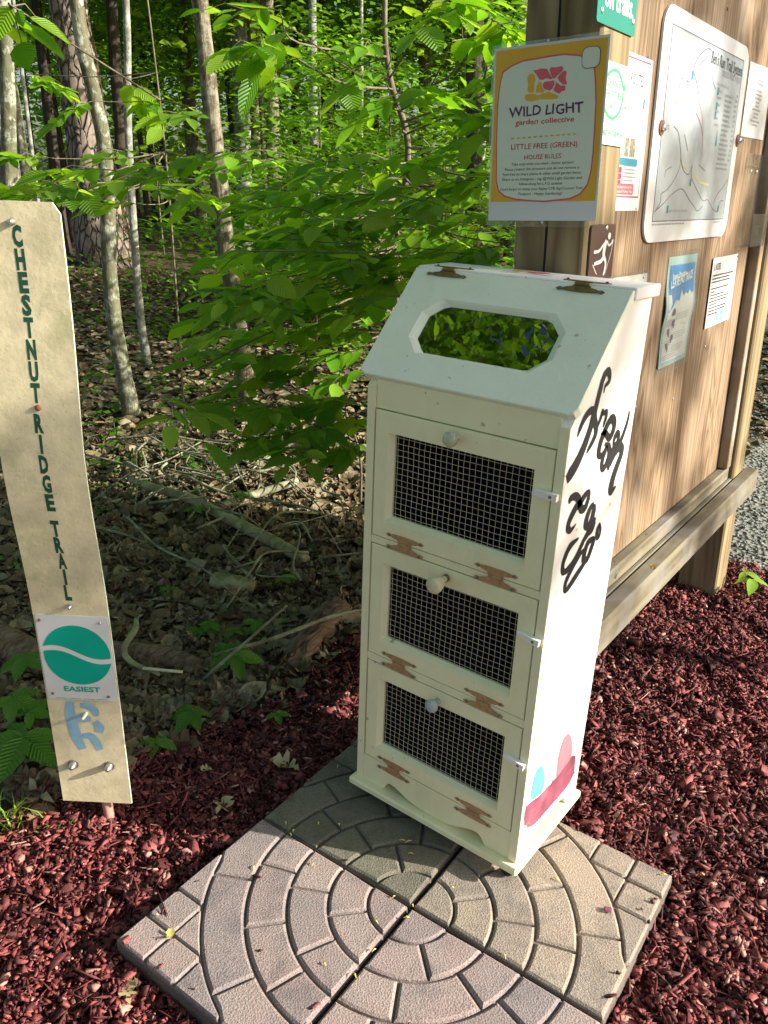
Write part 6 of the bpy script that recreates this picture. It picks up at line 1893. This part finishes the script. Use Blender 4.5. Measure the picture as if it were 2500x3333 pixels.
# ---------------------------------------------------------------- fallen wood
def stick(name, label, pts, rads, mat, group=None, n=9, cat='branch', lift=None, jit=.12):
    pts = [np.array(p, float) for p in pts]
    b = pts[0].copy()
    t = tag(MB_tube(name, [p - b for p in pts], rads, mat, n, jit), label, cat, group)
    t.location = tuple(b)
    return t
def MB_tube(name, pts, rads, mat, n, jit):
    P = catmull(pts, 5); rr = np.interp(np.linspace(0, len(pts) - 1, len(P)), range(len(pts)), rads)
    mb = MB(); mb.tube(P, rr, n, jit=jit); return mb.build(name, mat, smooth=True, fix=False)
stick('fallen_branch', 'thick mossy fallen branch lying across the leaf litter', [(-2.2, .96, .02), (-2.06, .97, .015), (-1.8, 1.01, .005), (-1.45, .97, -.005), (-1.21, .95, -.015), (-1.03, .93, -.03)], [.015, .020, .023, .025, .027, .025], M['mossy'], n=14)
stick('fallen_branch', 'shorter grey fallen branch behind the mossy one', [(-1.68, 1.04, -.01), (-1.67, 1.21, -.005), (-1.64, 1.53, .0)], [.018, .020, .020], M['dead_twig'], n=12)
stick('log_stub', 'short broken mossy stub among the dead leaves', [(-1.16, .56, -.02), (-1.08, .59, -.02), (-1.01, .63, -.025)], [.030, .033, .028], M['mossy'], n=14, cat='log', jit=.3)
stick('rotten_log', 'half buried rotten log behind the trail sign foot', [(-1.06, .02, -.045), (-.92, .09, -.04), (-.76, .16, -.05)], [.040, .046, .036], M['rot'], n=14, cat='log')
stick('rotten_log', 'brown rotten log at the left edge behind the trail sign', [(-1.55, -.20, -.03), (-1.30, -.17, -.035), (-1.10, -.15, -.05)], [.06, .065, .05], M['rot'], n=14, cat='log')
stick('bare_root', 'curled bare grey root beside the trail sign', [(-1.10, .17, .0), (-1.02, .11, .02), (-.97, .03, .01), (-.90, .0, .0), (-.80, .03, -.02)], [.007, .010, .010, .009, .006], M['mossy'], cat='root', jit=.3)
stick('pale_stick', 'thin bleached white stick on the litter below the creeper', [(-.84, .0, .0), (-.74, .07, -.005)], [.005, .005], M['knob_wood'], n=7, cat='stick')
# rotting stump at the edge of the mulch
st_ = thing('rotten_stump', 'crumbling rotten log end with splintered wood at the edge of the mulch', 'stump', loc=(-.585, .47, -.06))
mb = MB(); P = catmull([(.045, -.19, .005), (.02, -.06, .03), (-.03, .08, .045), (-.07, .24, .04)], 5)
mb.tube(P, np.interp(np.linspace(0, 1, len(P)), [0, .3, .7, 1], [.020, .042, .052, .046]), 18, jit=.5); mb.build('log', M['rot'], st_, smooth=True, fix=False)
r_ = random.Random(6)
for k in range(14):
    a = r_.uniform(0, 1); p = np.array([.05 - .1 * a, -.2 + .4 * a, .03 + r_.uniform(0, .05)]); d = np.array([-.3 + r_.uniform(-.2, .2), 1, r_.uniform(-.1, .35)]) * r_.uniform(.03, .09)
    mb = MB(); mb.tube([p, p + d * .5 + np.array([0, 0, .004]), p + d], [.006, .008, .002], 5); mb.build('splinter', M['rot'], st_, fix=False)
stick('pale_stick', 'long bleached stick lying on the rotten log end', [(-.72, .18, .01), (-.62, .36, .035), (-.56, .55, .05), (-.50, .74, .03)], [.006, .007, .007, .005], M['dead_twig'], n=7, cat='stick')
# the heap of thin twigs left of the cabinet
r_ = random.Random(44)
LABT = 'thin dead twig in the heap of brush on the leaf litter'
for k in range(58):
    cx, cy = (-1.95 + r_.gauss(0, .28), 1.35 + r_.gauss(0, .24)) if k < 38 else (-1.5 + r_.gauss(0, .35), .9 + r_.gauss(0, .35))
    a = R(r_.gauss(-18, 26)) if k < 40 else r_.uniform(0, 3.14)
    L_ = r_.uniform(.35, .95) if k < 40 else r_.uniform(.2, .6)
    dx, dy = math.cos(a) * L_ / 2, math.sin(a) * L_ / 2
    z = .0 + r_.uniform(0, .09) * (1 if k < 38 else .35)
    rr = r_.uniform(.003, .0085)
    pts = [(cx - dx, cy - dy, z + r_.uniform(-.04, .03)), (cx - dx * .3 + r_.gauss(0, .03), cy - dy * .3 + r_.gauss(0, .03), z + r_.uniform(-.01, .04)), (cx + dx * .4 + r_.gauss(0, .03), cy + dy * .4 + r_.gauss(0, .03), z + r_.uniform(-.01, .04)), (cx + dx, cy + dy, z + r_.uniform(-.04, .02))]
    pts = [(p[0], p[1], max(p[2], float(zg(p[0], p[1])) + .008)) for p in pts]
    stick('twig', LABT, pts, [rr, rr * .9, rr * .7, rr * .35], M['dead_twig'], 'twigs in the brush heap', 6, 'twig', jit=.2)
for k, pts in enumerate(([(-1.03, .95, .0), (-1.06, .75, .06), (-1.0, .6, .05), (-.93, .42, .0)], [(-1.25, 1.25, .02), (-1.2, .95, .12), (-1.12, .7, .06)], [(-.68, .10, -.02), (-.6, .22, .10), (-.63, .40, .12), (-.70, .46, .06)])):
    stick('vine', ('crooked grey vine stem standing over the mossy branch', 'thin bare vine arching behind the mossy branch', 'thin pale vine arching in front of the rotten stump')[k], pts, [.006, .005, .005, .003][:len(pts)], M['dead_twig'], n=6, cat='vine')

# ---------------------------------------------------------------- creepers with five leaflets, seedlings
CREEP = [leaf_mesh('leaf', 'leaf_plant', 9, .46, .22, .15, serr=.06), leaf_mesh('leaf', 'leaf_plant', 9, .52, .12, .28, serr=.06)]
LIME = [leaf_mesh('leaf', 'leaf_lime', 7, .42, .3, .25)]
def put_leaf(parent, me, p, d, nrm, s):
    rt = frames(np.array([d], float), np.array([nrm], float))[0]
    o = bpy.data.objects.new('leaf', me); col.objects.link(o); o.parent = parent
    m4 = Matrix.Identity(4)
    for a in range(3):
        for b in range(3): m4[a][b] = rt[a][b] * s
        m4[a][3] = p[a]
    o.matrix_local = m4
def creeper(label, x, y, size, h, tilt=(0, 0), n=5, rot=0, heads=1, seed=0, meshes=CREEP, name='creeper_plant', fan=300, group=None):
    r_ = random.Random(seed); z = float(zg(x, y)) - .01
    t = thing(name, label, 'plant', group, loc=(x, y, z))
    mb = MB()
    for k in range(heads):
        off = np.array([0, 0, 0]) if k == 0 else np.array([r_.uniform(-1, 1), r_.uniform(-1, 1), 0]) * size * .9
        top = off + np.array([tilt[0] * h, tilt[1] * h, h * (1 if k == 0 else r_.uniform(.6, 1))])
        mb.tube(catmull([(0, 0, 0), tuple(top * .5 + np.array([0, 0, .01])), tuple(top)], 4), [.0022] * 9, 6, cap=False)
        for i in range(n):
            a = R(rot + (i - (n - 1) / 2) * fan / n + r_.uniform(-8, 8)) + k * 1.3
            d = np.array([math.cos(a), math.sin(a), r_.uniform(-.25, .05)])
            s = size * (1.1 if i == n // 2 else .9 if i in (1, 3) else .75) * r_.uniform(.9, 1.1) * (1 if k == 0 else .8)
            put_leaf(t, meshes[i % len(meshes)], top, d, (tilt[0] + r_.gauss(0, .1), tilt[1] + r_.gauss(0, .1), 1), s)
    mb.build('stem', M['stem'], t, smooth=True, fix=False)
    return t
TC = (.25, -.18)
creeper('large five-leaf creeper left of the trail sign foot', -.80, -.40, .125, .10, TC, 5, -60, 1, 1)
creeper('five-leaf creeper behind the trail sign at the left edge', -.98, -.33, .10, .10, TC, 5, 20, 2, 2)
creeper('five-leaf creeper star on the mulch edge right of the trail sign', -.575, -.04, .075, .07, TC, 5, -75, 1, 3)
creeper('dark creeper with several leaf stars in front of the rotten stump', -.68, .22, .10, .09, TC, 5, -30, 2, 4)
creeper('small creeper sprout on the mulch between sign and cabinet', -.40, .12, .045, .05, TC, 4, 10, 1, 5)
creeper('small sprout low beside the right edge of the trail sign', -.56, -.17, .06, .05, TC, 4, -20, 1, 6)
creeper('creeper star at the left edge above the rotten log', -1.15, -.20, .085, .10, TC, 5, -40, 1, 7)
creeper('bushy green herb tuft above the bare root', -.92, .33, .055, .07, TC, 5, 0, 4, 8)
creeper('seedling with broad leaves near the stub on the litter', -.98, .74, .06, .07, TC, 4, 30, 2, 9)
creeper('leafy seedling behind the trail sign at mid height', -1.62, .12, .075, .10, TC, 5, 60, 2, 10)
creeper('sprout with drooping leaves left of the rotten stump', -.78, .40, .06, .09, TC, 4, 70, 2, 11)
creeper('small seedling on the litter below the grey branch', -1.25, .42, .05, .05, TC, 4, 0, 2, 12)
creeper('herb sprouting left of the lichen tree base', -2.2, .55, .07, .10, TC, 5, 0, 2, 13)
creeper('seedling beside the rotten log at the left edge', -1.36, .02, .06, .07, TC, 5, 90, 2, 14)
creeper('big lime green leaves at the foot of the far kiosk post', .42, 1.99, .095, .09, (.1, -.2), 3, -70, 2, 15, LIME, 'broadleaf_weed')
creeper('weed with lime leaves behind the far kiosk post', .56, 2.20, .07, .08, (.1, -.2), 5, 0, 3, 16, LIME, 'broadleaf_weed')
creeper('low clump of weeds along the gravel edge at the right', .80, 2.28, .06, .06, (.1, -.1), 5, 0, 3, 17, LIME, 'broadleaf_weed')
r_ = random.Random(3)
for k in range(26):
    for _ in range(60):
        a = R(r_.uniform(-60, -22)); d = r_.uniform(2.6, 5.5); x, y = pol(a, d)
        if x < float(edge_x(y)) - .12: break
    creeper('small leafy seedling scattered over the dead leaves', x, y, r_.uniform(.04, .075), r_.uniform(.05, .14), TC, r_.choice([3, 4, 5]), r_.uniform(0, 360), r_.choice([1, 1, 2]), 50 + k, name='seedling', group='seedlings on the litter')
# grass tuft at the left edge
def tuft(label, x, y, n, seed, h=.07):
    r_ = random.Random(seed); t = thing('grass_tuft', label, 'grass', loc=(x, y, float(zg(x, y)) - .005))
    for k in range(n):
        a = r_.uniform(0, 6.28); l_ = h * r_.uniform(.5, 1.1); o_ = np.array([r_.gauss(0, .025), r_.gauss(0, .025), 0])
        d = np.array([math.cos(a) * .5, math.sin(a) * .5, 1]); 
        p1 = o_ + d * l_ * .6; p2 = o_ + d * l_ + np.array([math.cos(a), math.sin(a), -.2]) * l_ * .4
        sd_ = np.array([-math.sin(a), math.cos(a), 0]) * .0022
        mb = MB(); mb.add([o_ - sd_, o_ + sd_, p1 + sd_ * .9, p1 - sd_ * .9, p2], [(0, 1, 2, 3), (3, 2, 4)]); mb.build('blade', M['leaf_lime'], t, fix=False)
tuft('bright grass tuft in the sun at the left edge of the mulch', -.605, -.565, 26, 1)
tuft('second smaller grass tuft at the left edge of the mulch', -.545, -.615, 14, 2, .05)
tuft('few grass blades sprouting in the mulch below the sign', -.50, -.50, 7, 3, .06)

# ---------------------------------------------------------------- loose leaves on mulch and pavers
def dead_leaf(label, x, y, s, rot, mat='dry_leaf', seed=0, z=None):
    r = np.random.default_rng(seed); V, F = litter_template(r)
    me = bpy.data.meshes.new('fallen_leaf'); me.from_pydata([tuple(v * s) for v in V], [], [tuple(f) for f in F]); me.materials.append(M[mat]); me.polygons.foreach_set('use_smooth', [True] * len(me.polygons)); me.update()
    o = link('fallen_leaf', me); zz = z if z is not None else float(zg(x, y)) + .022
    o.location = (x, y, zz); o.rotation_euler = (r.uniform(-.2, .2), r.uniform(-.2, .2), rot); tag(o, label, 'leaf')
dead_leaf('greenish dry leaf on the mulch beside the rear paver', -.225, -.02, .085, 1.9, seed=1)
dead_leaf('ragged beige leaf on the mulch left of the pavers', -.245, -.215, .075, .4, seed=2)
dead_leaf('dry curled leaf on the mulch at the bottom edge of the photo', -.015, -.66, .06, 1.0, seed=3)
dead_leaf('small yellow leaf on the corner of the front pavers', -.02, -.555, .03, 1.0, 'yellow_leaf', 4, .004)
dead_leaf('small tan leaf on the shaded mulch near the creeper', -.37, -.16, .035, 2.0, seed=5)
dead_leaf('tiny dry leaf scrap at the corner of the rear paver', -.075, .19, .03, 2.0, 'yellow_leaf', 6, .004)
dead_leaf('small yellow leaf scrap lying on the kiosk ledge', .385, .78, .035, .4, 'yellow_leaf', 7, .452)
r_ = random.Random(9)
lab_ = 'tiny yellow bud scale lying on the pavers'
for k in range(30):
    u, v = (r_.uniform(-.40, .40), r_.uniform(-.40, .40)) if k > 10 else ((r_.uniform(-.4, .4), r_.gauss(0, .006)) if k % 2 else (r_.gauss(0, .006), r_.uniform(-.4, 0)))
    x = PC[0] + u * math.cos(PA) - v * math.sin(PA); y = PC[1] + u * math.sin(PA) + v * math.cos(PA)
    if 0 < x < .45 and y > -.02: continue
    a = r_.uniform(0, 6.28); L_ = r_.uniform(.006, .018)
    p = np.array([x, y, .0022]); d = np.array([math.cos(a), math.sin(a), 0]) * L_
    mb = MB(); mb.tube([(0, 0, 0), tuple(d * .5 + np.array([0, 0, .003])), tuple(d)], [.0008, .0018, .0005], 5)
    o = mb.build('bud_scale', M['yellow_leaf'], fix=False); o.location = tuple(p); tag(o, lab_, 'debris', 'bud scales on the pavers')
o = MB().box(-.008, .008, -.007, .006, 0, .006, .002).build('bark_chip', M['rose']); o.location = (.63, .06, .002); o.rotation_euler.z = .5
o.data.materials[0] = M['nest']; tag(o, 'single red bark chip lying on the right-hand paver', 'bark chip')
